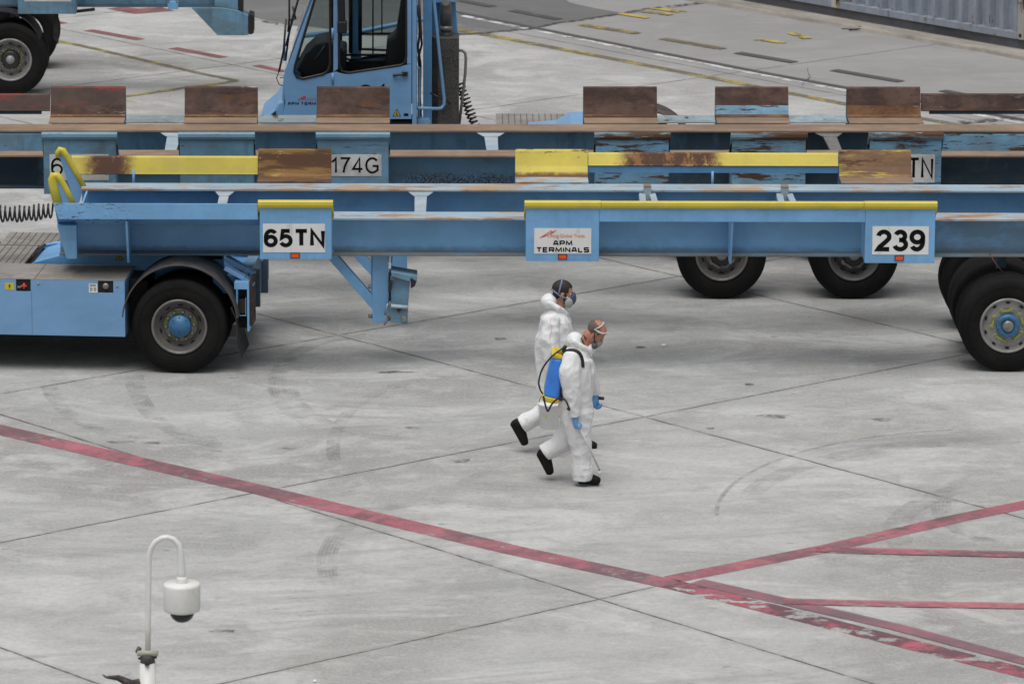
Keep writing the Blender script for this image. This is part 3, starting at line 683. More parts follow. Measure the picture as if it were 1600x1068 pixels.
# far side guides
def ypatch(name, u0, u1, d=W1, th=.5):
    x0, x1 = F1.x(u0, d, 250), F1.x(u1, d, 250)
    return mat(name, (.60, .49, .07), .5, layers=[((.5, .4, .12), 2.5, .6, .12, (.8, 1, 2), 5, .6), (RUSTL, 4, th - .05, .05, (1, 1, 1.6), 8, ('x', x0, x1, .12)), (RUST, 6, th, .04, (1.6, 1, 1), 9, ('x', x0, x1, .12)), ((.15, .11, .06), 22, .72, .03, (.5, 1, 1), 5, .8)], bump=.05)
yr1 = ypatch('yellow_rust_patch_front', 140, 200, th=.42); yr2 = ypatch('yellow_rust_patch_middle', 975, 1120, th=.47)
yrA = mat('yellow_rubbed_rust', (.62, .49, .06), .6, layers=[((.42, .28, .07), 1.8, .48, .08, (.5, 1, 2.5), 8, .8), ((.19, .095, .035), 2.2, .42, .05, (.35, 1, 3), 9, .92), ((.085, .042, .02), 3, .5, .05, (.3, 1, 3), 9), ((.6, .5, .3), 10, .66, .03, (.6, 1, 1), 6, .7)], bump=.1); yrC = mat('rust_over_yellow', (.16, .085, .045), .7, layers=[((.5, .4, .08), 1.6, .58, .04, (.35, 1, 3.2), 8), ((.26, .15, .08), 4, .55, .08, (.5, 1, 2), 7), (RUST, 4, .58, .05, (.5, 1, 2), 7)], bump=.1)
yedge = mat('yellow_with_rusted_foot', (.60, .49, .07), .5, layers=[((.46, .38, .1), 2.5, .58, .12, (.8, 1, 2), 5, .6), ((.13, .06, .025), 3, .38, .05, (.4, 1, 2), 9, ('z', ZD - .1, ZD + .055, .022)), ((.13, .07, .03), 14, .66, .03, (.8, 1, 1), 6, .8), ((.1, .06, .03), 8, .5, .04, (.4, 1, 2), 8, ('z', ZT - .022, ZT + .1, .006))], bump=.06)
for ua, ub, ms in ((404, 518, (yrA, yrA, rust_low)), (805, 918, (yedge, yedge, deck_worn)), (1310, 1423, (yrC, yrC, rust_tan))):
    far_guide(T1, 'guide_panel', F1.x(ua, W1, 250), F1.x(ub, W1, 250), W1, ZT, ZD, 2.45, ms)
    mb = MB(); x0, x1 = F1.x(ua, W1, 250), F1.x(ub, W1, 250)
    mb.box(x0, x1, W1 + .02, W1 + .034, 1.22, ZT - .01, blue); mb.build('outer_panel', T1, .004)
x0, x1 = F1.x(112, W1, 250), F1.x(403, W1, 250)
z0, z1 = F1.z(250, 272, W1 - .05), F1.z(250, 245, W1)
far_guide(T1, 'guide_rail', x0, x1, W1, z1, ZD, 0, (yr1,), open_below=z0)
x0, x1 = F1.x(919, W1, 250), F1.x(1309, W1, 250)
z0, z1 = F1.z(1100, 259, W1 - .05), F1.z(1100, 240, W1)
fr = far_guide(T1, 'guide_rail', x0, x1, W1, z1, ZD, 0, (yr2,), open_below=z0)
mb = MB(); mb.box(x0, x1, W1 - .075, W1 - .06, F1.z(1100, 270, W1 - .07), z0 - .001, blue_deep); mb.build('rail_skirt', fr)
for u in (208, 1114):
    x = F1.x(u, 2.7, 270); mb = MB(); mb.tube([(x, 2.78, 1.45), (x, 2.78, 1.66)], .014, blue, 8); mb.build('rail_post', T1)
# cross members between the beams
def cross(u, wtop=.17, wbot=.12, m=pale_steel, T=T1, F=F1, y0=.845, y1=2.085, zd=ZD):
    x = F.x(u, 1.4, 315); mb = MB()
    mb._solid([(x - wbot / 2, y0, zd - .05), (x + wbot / 2, y0, zd - .05), (x + wbot / 2, y0, zd - .03), (x - wbot / 2, y0, zd - .03)],
              [(x - wtop / 2 * .8, y1, zd - .05), (x + wtop / 2 * .8, y1, zd - .05), (x + wtop / 2 * .8, y1, zd - .03), (x - wtop / 2 * .8, y1, zd - .03)], m)
    mb.box(x - .006, x + .006, y0, y1, zd - .3, zd - .0502, blue_deep)
    mb.prism([(x - wtop * .8, y1), (x + wtop * .8, y1), (x + wtop * .45, y1 - .22), (x - wtop * .45, y1 - .22)], 'z', zd - .0295, zd - .0235, m)
    return mb.build('cross_member', T, .003)
cross(657); cross(347, .13, .10)
for u in (1015, 1232):
    x = F1.x(u, 1.4, 315)
    for sx in (-.09, .09):
        mb = MB(); mb.prism([(x + sx * .9 - .035, .845), (x + sx * .9 + .035, .845), (x + sx * .6 + .035, 2.085), (x + sx * .6 - .035, 2.085)], 'z', ZD - .05, ZD - .03, pale_steel)
        mb.box(x + sx - .005, x + sx + .005, .845, 2.085, ZD - .25, ZD - .0502, blue_deep); mb.build('cross_member', T1, .003)
    mb = MB(); mb.box(x - .04, x + .04, 2.0, 2.12, ZD - .28, ZD + .045, pale_steel); mb.box(x - .041, x + .041, 1.998, 2.122, ZD + .0451, ZD + .06, rust_tan); mb.build('lock_post', T1, .006)
# sloping plate inside the nose
mb = MB(); mb._solid([(F1.x(150, 1.2), .9, ZD - .2), (F1.x(342, 1.2), .9, ZD - .12), (F1.x(342, 1.2), 1.5, ZD - .12), (F1.x(150, 1.2), 1.4, ZD - .2)], [(F1.x(150, 1.2), .9, ZD - .19), (F1.x(342, 1.2), .9, ZD - .11), (F1.x(342, 1.2), 1.5, ZD - .11), (F1.x(150, 1.2), 1.4, ZD - .19)], pale_steel); mb.build('nose_plate', T1)
mb = MB(); mb.box(F1.x(128, 1.4), F1.x(128, 1.4) + .02, .845, 2.085, ZB + .05, ZD - .02, blue); mb.build('nose_beam', T1, .003)
# nose horns
def horn(y, plate_px, rim_px, radii):
    mb = MB(); mb.prism([F1.at(u, v, y) for u, v in plate_px], 'y', y - .012, y + .012, blue_clean)
    o = mb.build('nose_horn', T1, .003)
    P = [(F1.at(u, v, y)[0], y, F1.at(u, v, y)[1]) for u, v in rim_px]
    m2 = MB(); m2.tube(P, radii, yellow_lip, 12); m2.build('yellow_rim', o)
    return o
horn(2.27, [(92, 242), (96, 236), (131, 291), (124, 316), (117, 318)], [(91, 246), (91, 238), (94, 234), (98, 235), (104, 244), (116, 266), (131, 291)], [.03, .035, .038, .038, .034, .032, .03])
horn(.62, [(83, 280), (90, 276), (112, 318), (90, 325)], [(91, 320), (84, 292), (82, 280), (84, 275), (89, 274), (95, 281), (104, 297), (115, 319)], [.05, .05, .05, .048, .042, .034, .032, .03])
# landing legs
def landing(y, post_u, vbot, brace, crank=False):
    x0, x1 = F1.x(post_u[0], y, 450), F1.x(post_u[1], y, 450); zb = F1.z(595, vbot, y)
    mb = MB(); mb.box(x0, x1, y - .06, y + .06, zb, ZB - .001, blue); mb.box(x0 - .015, x0 - .001, y - .05, y - .03, zb + .25, ZB - .002, blue_deep)
    o = mb.build('landing_leg', T1, .006)
    a, b = brace; A = F1.at(*a, y); B = F1.at(*b, y)
    mb = MB(); mb.bar((A[0], y, A[1]), (B[0], y, B[1]), .1, .1, blue); mb.build('leg_brace', T1, .006)
    mb = MB()
    for vv in (447, 493) if y < 1 else (447,):
        z = F1.z(578, vv, y); mb.tube([(x0 - .045, y - .02, z), (x0, y - .02, z)], .022, steel, 8)
    mb.build('bolt', o)
    return o, x0, x1
o, x0, x1 = landing(.66, (582, 607), 502, ((508, 386), (588, 478)))
landing(2.27, (613, 636), 470, ((548, 384), (600, 440)))
mb = MB(); q = lambda u, v, y=.66: (F1.at(u, v, y)[0], y, F1.at(u, v, y)[1])
# worn folding foot
A = [F1.at(*p, .6) for p in ((610, 430), (641, 432), (636, 497), (612, 494))]
mb.prism(A, 'y', .52, .70, blue_grimy)
A = [F1.at(*p, .6) for p in ((611, 420), (652, 427), (651, 438), (640, 436), (612, 428))]; mb.prism(A, 'y', .46, .78, blue_grimy)
A = [F1.at(*p, .6) for p in ((607, 470), (638, 474), (637, 503), (609, 499))]; mb.prism(A, 'y', .48, .74, blue_grimy)
mb.build('folding_foot', T1, .008)
mb = MB()
for P_ in (((641, 432), (651, 438), (648, 446), (642, 449)), ((608, 440), (613, 438), (612, 452), (607, 454)), ((619, 478), (630, 480), (622, 487))):
    mb.prism([F1.at(u, v, .5) for u, v in P_], 'y', .455, .60, blkm)  # black wedges painted in for the dark gaps of the foot
mb.tube([(F1.at(611, 478, .46)[0], .46, F1.at(611, 478, .46)[1]), (F1.at(637, 480, .46)[0], .46, F1.at(637, 480, .46)[1])], .02, pale_steel, 8)
mb.lathe([(0, .44), (.03, .44), (.035, .47)], (F1.at(631, 498, .46)[0], 0, F1.at(631, 498, .46)[1]), steel, 14)
mb.box(F1.x(607, .6), F1.x(612, .6), .7, .9, F1.z(610, 470, .7), F1.z(610, 425, .7), blue_deep)
mb.build('foot_hinge_dark_gaps', T1, .003)
mb = MB(); mb.tube([q(606, 474, .45), q(603, 484, .45), q(602, 492, .45)], .012, steel, 8); mb.tube([q(600, 492, .45), q(606, 499, .45), q(600, 508, .45)], .009, steel, 6); mb.lathe([(0, -.02), (.025, -.02), (.025, .02)], q(607, 497, .5), rust_low, 10)
mb.tube([q(607, 396, .8), q(607, 408, .8), q(612, 409, .8), q(613, 396, .8)], .006, blue_deep, 6)
mb.build('locking_pin', T1)
# wheels: duals on both sides of one visible axle, next axle just out of frame
for ux in (1575, 1790):
    wx = F1.x(ux, .14, 503)
    wheel(T1, wx, .14, style='flat', hub=('ring', lime, hub_blue), rm=rim_new)
    wheel(T1, wx - .0, .47, style='none')
    wheel(T1, wx - .0, 2.18, style='none'); wheel(T1, wx, 2.51, style='none'); wheel(T1, wx, 1.05, style='none'); wheel(T1, wx, 1.38, style='none')
    mb = MB(); mb.tube([(wx, .4, .52), (wx, 2.6, .52)], .07, blue_dark, 14); mb.box(wx - .25, wx + .25, .9, 1.05, .56, .62, blue_dark); mb.box(wx - .25, wx + .25, 1.9, 2.05, .56, .62, blue_dark); mb.box(wx - .05, wx + .05, .93, 1.02, .62, 1.17, blue_dark); mb.box(wx - .05, wx + .05, 1.93, 2.02, .62, 1.17, blue_dark)
    mb.build('axle', T1)
mb = MB(); mb.tube([q(1546, 396, .5), q(1556, 412, .45), q(1569, 428, .42)], .006, mat('red_cable', (.12, .03, .03), .5), 6); mb.build('brake_cable', T1)

# ---------------------------------------------------------------- trailer 2 (rusty, behind)
F2 = Frame(0, 57.6, 1.3)
T2 = empty('port_trailer', F2.o, F2.a)
tag(T2, 'old blue port trailer with rusty brown guides and plate 174G, between nearest trailer and cab', 'trailer')
ZT2, ZD2, ZB2, W2 = 1.925, 1.58, 1.2, 2.98
xl2, xr2 = F2.x(-120, .5), F2.x(1720, .5)
web2 = mat('old_beam_web_with_shade', (.12, .27, .42), .55, layers=[((.035, .05, .06), 3, .3, .12, (2, 1, .6), 6, ('x', F2.x(1050, .6), 60, .5), .85), ((.13, .15, .13), 2.2, .55, .14, (1, 1, 2.5), 6, .5), (RUSTD, 75, .50, .05, (1, 1, 1), 4, ('z', 1.0, 1.335, .05), ('x', F2.x(630, .6), F2.x(840, .6), .25)), ((.02, .035, .045), 2, .3, .1, (1, 1, 1), 6, ('x', -60, F2.x(70, .6), .1), .85), (RUSTD, 40, .74, .02, (1, 1, 1), 4)], bump=.08)  # right part painted dark for shading from the parts around it; rust is real
ibeam(T2, xl2, xr2, .45, .80, ZB2, ZD2, web2, rust_tan, blue_dark)
web3 = mat('old_far_beam_web_with_shade', (.12, .27, .42), .55, layers=[((.05, .08, .1), 2, .3, .15, (2, 1, .6), 6, ('x', F2.x(1020, 2.2), 60, .6), .8), ((.045, .06, .07), 1.3, .6, .14, (3, 1, 1), 6, .6), (RUSTD, 60, .72, .02, (1, 1, 1), 3)])  # shading over the right half is put into the web colour
ibeam(T2, xl2, xr2, 2.04, 2.46, ZB2, ZD2, web3, rust_tan, blue_dark)
blue_scratched = mat('scratched_old_blue_paint', (.15, .31, .46), .55, layers=[((.13, .15, .13), 2.2, .52, .14, (1, 1, 2.5), 6, .55), ((.025, .02, .018), 7, .6, .02, (.22, 1, 3.5), 9, ('z', 1.5, 2.2, .05)), (RUSTD, 14, .68, .03, (.5, 1, 1.6), 6)], bump=.15)
old_lip = mat('rusted_blue_lip', (.16, .27, .34), .6, layers=[(RUST, 3, .46, .06, (.4, 1, 2.5), 8), ((.5, .48, .44), 10, .64, .03, (.35, 1, 4), 6)], bump=.3)
pan2 = {}
for ua, ub, m in ((68, 181, blue_grimy), (281, 396, blue_grimy), (496, 607, blue_grimy), (931, 1045, blue_chipped), (1144, 1259, blue_chipped), (1359, 1471, blue_chipped)):
    xa, xb = F2.x(ua, 0, 240), F2.x(ub, 0, 240)
    pan2[ua] = near_panel(T2, 'guide_panel', xa, xb, ZT2, F2.z((ua + ub) / 2, 303, 0), blue_scratched if ua == 496 else m, old_lip if ua > 800 else mat('old_blue_lip_%d' % ua, (.15, .28, .38), .55, layers=[((.03, .02, .018), 7, .6, .03, (.3, 1, 3), 8), ((.3, .34, .34), 6, .6, .06, (.4, 1, 3), 6, .6)], bump=.15), ZD2)
def plate2(ua, u0, v0, u1, v1, words, wu0, wu1, wv0, wv1):
    p = pan2[ua]; a = F2.at(u0, v1, 0); b = F2.at(u1, v0, 0); sign(p, a[0], b[0], a[1], b[1], plate_old)
    a = F2.at(wu0, wv1, 0); b = F2.at(wu1, wv0, 0); strokes('lettering', words, p, a[0], b[0], a[1], b[1], -.006, ink, .125, .12)
plate2(68, 78, 241, 169.5, 281.5, '65TN', 80, 167, 246.5, 273)
plate2(496, 505, 241, 596, 275, '174G', 517, 592, 245.5, 271)
plate2(1359, 1374, 241, 1461, 285, '65TN', 1379, 1458, 246, 279)
# near side rails left and right of the panels
for ua, ub, m in ((-120, 67, blue_grimy), (1473, 1720, blue_chipped)):
    xa, xb = F2.x(ua, 0, 220), F2.x(ub, 0, 220); mb = MB()
    mb.box(xa, xb, .006, .02, F2.z(ua, 236, 0), ZT2 - .02, m); mb.box(xa, xb, .02, .3, F2.z(ua, 236, 0), F2.z(ua, 236, 0) + .014, m); mb.build('guide_rail', T2, .004)
# far side guides
for k, (ua, ub) in enumerate(((80, 197), (289, 403), (495, 609), (911, 1026), (1117, 1231), (1322, 1437))):
    ms = {0: (rust_red, rust, rust_low), 4: (rust, blue_chipped, rust_tan)}.get(k, (rust, rust if k in (1,) else rust_low if k == 5 else rust, rust_low))
    x0, x1 = F2.x(ua, W2, 165), F2.x(ub, W2, 165)
    far_guide(T2, 'guide_panel', x0, x1, W2, ZT2, ZD2, 2.46, (ms[0], ms[1], rust_tan))
    mb = MB(); mb.box(x0, x1, W2 + .02, W2 + .034, 1.24, ZT2 - .01, blue_grimy); mb.build('outer_panel', T2, .004)
    mb = MB(); mb.prism([(W2 - .19, ZD2 + .012), (W2 - .14, ZD2 + .03), (W2 - .142, ZD2 + .05), (W2 - .2, ZD2 + .03)], 'x', x0, x1, rust_low); mb.build('guide_foot', T2)
lip_m = mat('grey_green_deck_lip', (.2, .24, .25), .65, layers=[((.32, .42, .48), 3, .55, .08, (.6, 1, 1), 7, .8), (RUST, 6, .62, .05, (1, 1, 1), 7)])
for ua, ub, m in ((198, 288, 0), (404, 494, 0), (1027, 1116, 0), (1232, 1321, 0)):
    x0, x1 = F2.x(ua, W2 - .2, 190), F2.x(ub, W2 - .2, 190); zz = F2.z(ua, 188.5, 2.72)
    mb = MB(); profile_plate(mb, [(2.5, ZD2 + .004), (2.62, ZD2 + .006), (2.70, ZD2 + .02), (2.74, ZD2 + .05)], x0, x1, .01, lip_m); mb.build('deck_lip', T2)
for ua, ub in ((-120, 79), (1438, 1720)):
    x0, x1 = F2.x(ua, W2, 165), F2.x(ub, W2, 165)
    z0, z1 = F2.z((ua + ub) / 2, 173, W2 - .05), F2.z((ua + ub) / 2, 147.5, W2)
    r_ = far_guide(T2, 'guide_rail', x0, x1, W2, z1, ZD2, 0, (rust_red if ua < 0 else rust,), open_below=z0)
    mb = MB(); mb.box(x0 + .1, x1 - .1, W2 - .06, W2 - .045, z0 - .04, z0 - .001, blue_dark); mb.build('rail_skirt', r_)
for u in (60, 1455, 1598):
    x = F2.x(u, 2.7, 190)
for u, m in ((270, pale_steel), (768, pale_steel), (1300, steel), (520, blue_grimy)):
    cross(u, .2, .13, m, T2, F2, .81, 2.03, ZD2)
for ux in (1128, 1335):
    wx = F2.x(ux, .1, 394)
    wheel(T2, wx, .1, style='deep', rm=rim_m if ux < 1200 else rim_dark, hub=('small', steel, steel)); wheel(T2, wx, .43, style='none')
    wheel(T2, wx, 2.2, style='none'); wheel(T2, wx, 2.53, style='none')
    mb = MB(); mb.tube([(wx, .4, .52), (wx, 2.6, .52)], .07, blue_dark, 14); mb.box(wx - .05, wx + .05, .9, 1.0, .56, 1.2, blue_dark); mb.box(wx - .05, wx + .05, 1.9, 2.0, .56, 1.2, blue_dark); mb.build('axle', T2)

# ================================================================== TERMINAL TRACTORS
deck_m = mat('worn_grey_checker_deck', (.27, .255, .235), .65, layers=[((.18, .16, .14), 2, .52, .12, (1, 1, 1), 6, .8), ((.3, .25, .19), 5, .6, .06, (.6, 1, 1), 6, .6)], bump=.3, bscale=90)
grate_dark = mat('grating_slot', (.08, .075, .07), .8)
def grating(mb, x0, x1, y0, y1, z, step=.075):
    mb.box(x0, x1, y0, y1, z - .03, z, deck_m)
    k = x0 + step
    while k < x1 - .02:
        mb.box(k, k + .009, y0 + .01, y1 - .01, z + .0005, z + .003, grate_dark); k += step
def fender(parent, cx, cz, r, y0, y1, a0, a1, m, name='mudguard'):
    mb = MB(); pr = [(r, y0), (r + .012, y0 - .004), (r + .018, y0 + .006), (r + .014, y1), (r, y1), (r, y0)]
    mb.lathe(pr, (cx, 0, cz), m, 36, 'y', R(a0), R(a1)); return mb.build(name, parent)
guard = mat('dusty_black_mudguard', (.03, .029, .028), .55, layers=[((.075, .07, .065), 3, .5, .15, (1, 1, 1), 5, .8)], bump=.05)
guard_rust = mat('brown_mudguard', (.1, .07, .06), .6, layers=[((.035, .033, .033), 5, .52, .06, (1, 3, 1), 6)])

# ---------------------------------------------------------------- tractor 1 (bottom left)
F0 = Frame(0, 53.60, -4); x195 = F0.x(195, 0, 480)
K1 = empty('terminal_tractor', F0.o + F0.ax * x195, F0.a)
tag(K1, 'blue terminal tractor with grey deck and rear wheel, coupled under the nearest trailer', 'tractor')
def k1(u, v, d):
    x, z = F0.at(u, v, d); return (x - x195, z)
zt = k1(120, 438, 0)[1]; zb = k1(150, 525, 0)[1]; XL = -3.2
def nx(u): return k1(u, 445, 0)[0]
nb_ = k1(100, 456, 0)[1]
mb = MB()
poly = [(XL, zb), (0, zb), (0, zt)]
for ua, ub in ((153, 177), (25, 48)):
    a, b = nx(ua), nx(ub); c = .018
    poly += [(b, zt), (b, nb_ + c), (b - c, nb_), (a + c, nb_), (a, nb_ + c), (a, zt)]
poly += [(XL, zt)]
# notched front as convex strips
mb.box(XL, 0, 0, .01, zb, nb_, blue_clean)
xs = [XL, nx(25), nx(48), nx(153), nx(177), 0]
for a, b in ((0, 1), (2, 3), (4, 5)): mb.box(xs[a], xs[b], 0, .01, nb_, zt, blue_clean)
mb.box(-.01, 0, .0101, .7, zb, zt, blue_clean)
mb.box(nx(49), nx(49) + .003, -.0015, -.0005, zb + .01, nb_ - .01, blue_dark)
side = mb.build('battery_box', K1, .003)
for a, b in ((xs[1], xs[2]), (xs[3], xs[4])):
    mb = MB(); mb.box(a + .001, b - .001, .012, .16, nb_ - .02, zt - .004, blk); mb.build('recess_shade', side)  # solid black block in the notch, painting its shaded inside
for u, v in ((60, 443), (183, 447)):
    c = k1(u, v, 0); mb = MB(); mb.lathe([(0, -.008), (.012, -.008), (.014, 0)], (c[0], 0, c[1]), steel, 10); mb.build('bolt', side)
mb = MB(); c = k1(38, 446, .02); red_p = mat('red_valve_paint', (.5, .05, .03), .5)
mb.tube([(c[0] - .03, -.0, c[1]), (c[0] + .03, 0, c[1])], .012, red_p, 8); mb.tube([(c[0], 0, c[1] - .03), (c[0], 0, c[1] + .03)], .012, red_p, 8); mb.box(c[0] - .07, c[0] - .03, -.004, .01, c[1] - .02, c[1] + .0, steel); mb.build('red_valve', side)
mb = MB(); c = k1(165, 447, 0); mb.lathe([(0, -.012), (.03, -.01), (.034, .01)], (c[0], 0, c[1]), steel, 16); mb.build('filler_cap', side)
def sticker(parent, cx, cz, w_, h_, m, y=-.003, name='sticker'):
    mb = MB(); mb.box(cx - w_ / 2, cx + w_ / 2, y, -.0005, cz - h_ / 2, cz + h_ / 2, m); return mb.build(name, parent)
c = k1(15, 447, 0); st = sticker(side, c[0], c[1], .1, .075, yellow_lip); mb = MB(); mb.box(c[0] - .004, c[0] + .004, -.005, -.0035, c[1] - .022, c[1] + .022, ink); mb.box(c[0] - .012, c[0] + .012, -.005, -.0035, c[1] + .004, c[1] + .01, ink); mb.build('symbol', side)
c = k1(145.5, 450, 0); st = sticker(side, c[0], c[1], .09, .095, plate_white); mb = MB()
for dx, dz in ((-.02, -.02), (.02, -.02), (-.02, .0), (.02, .0)): mb.lathe([(.008, -.004), (.013, -.004)], (c[0] + dx, 0, c[1] + dz), ink, 12)
mb.box(c[0] - .035, c[0] + .035, -.0045, -.0035, c[1] + .025, c[1] + .029, ink); mb.box(c[0] - .035, c[0] + .03, -.0045, -.0035, c[1] + .034, c[1] + .038, ink); mb.build('symbol', side)
mb = MB(); mb.box(XL, -.006, .002, .8, zt + .001, zt + .006, deck_m); mb.box(k1(60, 430, .3)[0], k1(60, 430, .3)[0] + .008, .004, .79, zt + .0065, zt + .008, grate_dark)
for u in (3, 120, 190): pass
mb.build('deck_plate', K1, .002)
mb = MB(); grating(mb, XL, k1(47, 400, 1.2)[0], .81, 1.75, zt + .004); mb.build('deck_grating', K1)
mb = MB(); grating(mb, k1(5, 375, 2)[0], k1(103, 375, 2)[0], 1.76, 2.45, zt + .012); mb.build('deck_grating', K1)
# chassis and lifting boom
mb = MB(); mb.box(XL, .2, .3, 2.2, .3, zt - .05, blk); mb.build('underbody_shade_block', K1)  # black block at the chassis, hung low to darken the shadow underneath
mb = MB()
a = k1(50, 412, .85); b = k1(200, 395, .85); e_ = k1(350, 396, .85); f_ = k1(350, 440, .85)
mb.prism([(a[0], zt + .005), (b[0] - .3, zt + .21), (b[0], zt + .24), (e_[0], zt + .24), (e_[0], zt - .35), (b[0], zt - .35), (b[0] - .1, zt - .02), (a[0], zt - .02)], 'y', .84, .87, blue_deep)
mb.prism([(a[0], zt + .005), (b[0] - .3, zt + .21), (b[0], zt + .24), (e_[0], zt + .24), (e_[0], zt - .35), (b[0], zt - .35), (b[0] - .1, zt - .02), (a[0], zt - .02)], 'y', 1.7, 1.73, blue_deep)
mb.prism([(a[0] + .02, zt + .012), (b[0] - .3, zt + .19), (b[0], zt + .22), (b[0], zt + .2), (b[0] - .3, zt + .17), (a[0] + .02, zt + .0)], 'y', .871, 1.699, blue)
mb.build('lifting_boom', K1, .005)
mb = MB(); mb.tube([(a[0] + .0, 1.65, zt + .03), (a[0] + .12, 1.7, zt + .05), (a[0] + .5, 1.72, zt + .05)], .018, blue, 8); mb.tube([(a[0] - .02, .95, zt + .04), (a[0] - .0, 1.2, zt + .05), (a[0] + .02, 1.6, zt + .05)], .015, blkm, 8); mb.build('boom_pipe', K1)
tri = mat('warning_yellow', (.6, .45, .03), .5)
def warn(parent, cx, cz, y, s_):
    mb = MB(); mb.prism([(cx - s_, cz - s_ * .85), (cx + s_, cz - s_ * .85), (cx, cz + s_ * .95)], 'y', y - .002, y, ink); mb.prism([(cx - s_ * .74, cz - s_ * .7), (cx + s_ * .74, cz - s_ * .7), (cx, cz + s_ * .66)], 'y', y - .004, y - .0025, tri); mb.box(cx - s_ * .25, cx + s_ * .3, y - .006, y - .0045, cz - s_ * .5, cz - s_ * .3, ink); mb.bar((cx - s_ * .2, y - .005, cz - s_ * .3), (cx + s_ * .1, y - .005, cz + s_ * .15), s_ * .16, .002, ink); return mb.build('warning_sticker', parent)
c = k1(186, 401, .83); warn(K1, c[0], c[1], .838, .045)
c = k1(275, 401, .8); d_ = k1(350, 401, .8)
mb = MB(); mb.box(c[0], d_[0] - .02, .80, .835, c[1] - .02, c[1] + .05, blk); mb.build('frame_gap_shade', K1)  # black slab painted in where the frame has a dark gap
# rear cross frame with guide arms and lamp bracket
def k3(u, v, d): x, z = k1(u, v, d); return (x, d, z)
mb = MB()
for off in (0, .85, 1.5):
    mb = MB(); P = [k3(352 + off * 0, 402, .6), k3(383, 419, .6), k3(398, 429, .6)]
    P = [(p[0], p[1] + off, p[2]) for p in P]
    for a_, b_ in zip(P, P[1:]): mb.bar(a_, b_, .05, .14, blue_clean)
    mb.build('guide_arm', K1, .006)
mb = MB(); P = [k3(352, 417, .3), k3(383, 434, .3), k3(396, 446, .3)]
for a_, b_ in zip(P, P[1:]): mb.bar(a_, b_, .045, .14, blue_clean)
mb.build('guide_arm', K1, .006)
mb = MB(); a_ = k1(335, 410, .6); b_ = k1(388, 440, .6)
mb.box(a_[0], b_[0], .45, 2.2, b_[1] - .1, b_[1] + .1, blue_deep); mb.box(b_[0] - .1, b_[0] + .02, .3, 2.3, b_[1] - .32, b_[1] + .12, blue_grimy); mb.build('rear_frame', K1, .008)
a_ = k1(366, 440, .15); b_ = k1(389, 452, .15); c_ = k1(389, 518, .15)
mb = MB(); mb.box(a_[0], b_[0], .14, .34, b_[1], a_[1], blue); mb.box(b_[0] - .02, b_[0], .14, .34, c_[1], b_[1], blue); mb.box(a_[0] + .02, a_[0] + .035, .14, .34, c_[1] + .1, b_[1], blue)
mb.box(b_[0] + .001, b_[0] + .03, .2, .5, c_[1] + .05, a_[1] + .02, rust)
lb = mb.build('lamp_bracket', K1, .004)
mb = MB(); a2 = k1(373, 466, .2); c2 = k1(384, 488, .2); mb.box(a2[0], c2[0], .16, .3, c2[1], a2[1], blkm); mb.box(a2[0] - .03, b_[0] - .02, .25, .4, c_[1] + .02, b_[1] - .02, blk); mb.box(a2[0] - .01, a2[0] - .004, .15, .16, c2[1] - .02, a2[1] + .02, blue); mb.box(c2[0] + .004, c2[0] + .01, .15, .16, c2[1] - .02, a2[1] + .02, blue); mb.box(a2[0] - .01, c2[0] + .01, .15, .16, c2[1] - .026, c2[1] - .02, blue); mb.build('rear_lamp', lb)
wx = k1(280, 511, .02)[0]
wheel(K1, wx, .02, style='deep', hub=('cap', olive, hub_blue), rm=rim_m)
wheel(K1, wx, .35, style='none'); wheel(K1, wx, 1.9, style='none'); wheel(K1, wx, 2.22, style='none')
fender(K1, wx + .01, .56, .6, .0, .62, 5, 176, guard); fender(K1, wx + .01, .56, .6, 1.9, 2.5, 5, 176, guard)
mb = MB(); mb.tube([(wx, .3, .52), (wx, 2.4, .52)], .1, blue_dark, 14); mb.ball((wx, 1.2, .52), (.22, .25, .22), blue_dark); mb.box(wx - .6, wx + .75, .88, .96, .55, .95, blue_dark); mb.box(wx - .6, wx + .75, 1.6, 1.68, .55, .95, blue_dark); mb.build('axle', K1)
xm = k1(367, 500, .1)[0]
mb = MB(); F_ = [(xm - .02, .72), (xm + .03, .6), (xm + .045, .35), (xm + .09, .2), (xm + .075, .19), (xm + .03, .34), (xm + .015, .6), (xm - .035, .72)]
for y0, y1 in ((.02, .6),):
    for k in range(3): mb._solid([(F_[k][0], y0, F_[k][1]), (F_[k + 1][0], y0, F_[k + 1][1]), (F_[6 - k][0], y0, F_[6 - k][1]), (F_[7 - k][0], y0, F_[7 - k][1])], [(F_[k][0], y1, F_[k][1]), (F_[k + 1][0], y1, F_[k + 1][1]), (F_[6 - k][0], y1, F_[6 - k][1]), (F_[7 - k][0], y1, F_[7 - k][1])], black)
mb.build('mud_flap', K1)
def coil(name, p, q, rad, turns, r, m, label, sag=0, n=14):
    p, q = Vector(p), Vector(q); d = (q - p).normalized(); a = d.orthogonal().normalized(); b = d.cross(a); pts = []
    N_ = int(turns * n)
    for k in range(N_ + 1):
        t = k / N_; th = 2 * math.pi * turns * t
        wob = 1 + .12 * math.sin(5.1 * t * turns / 3)
        pts.append(p + (q - p) * t + (a * math.cos(th) + b * math.sin(th)) * rad * wob - Vector((0, 0, sag * 4 * t * (1 - t))))
    mb = MB(); mb.tube(pts, r, m, 6); o = mb.build(name); tag(o, label, 'hose'); return o
coil('coiled_air_hose', py(-60, 326, 54.9), py(82, 328, 54.9), .078, 19, .011, blkm, 'black coiled air hose running from the left edge to the nose of the nearest trailer', .05)

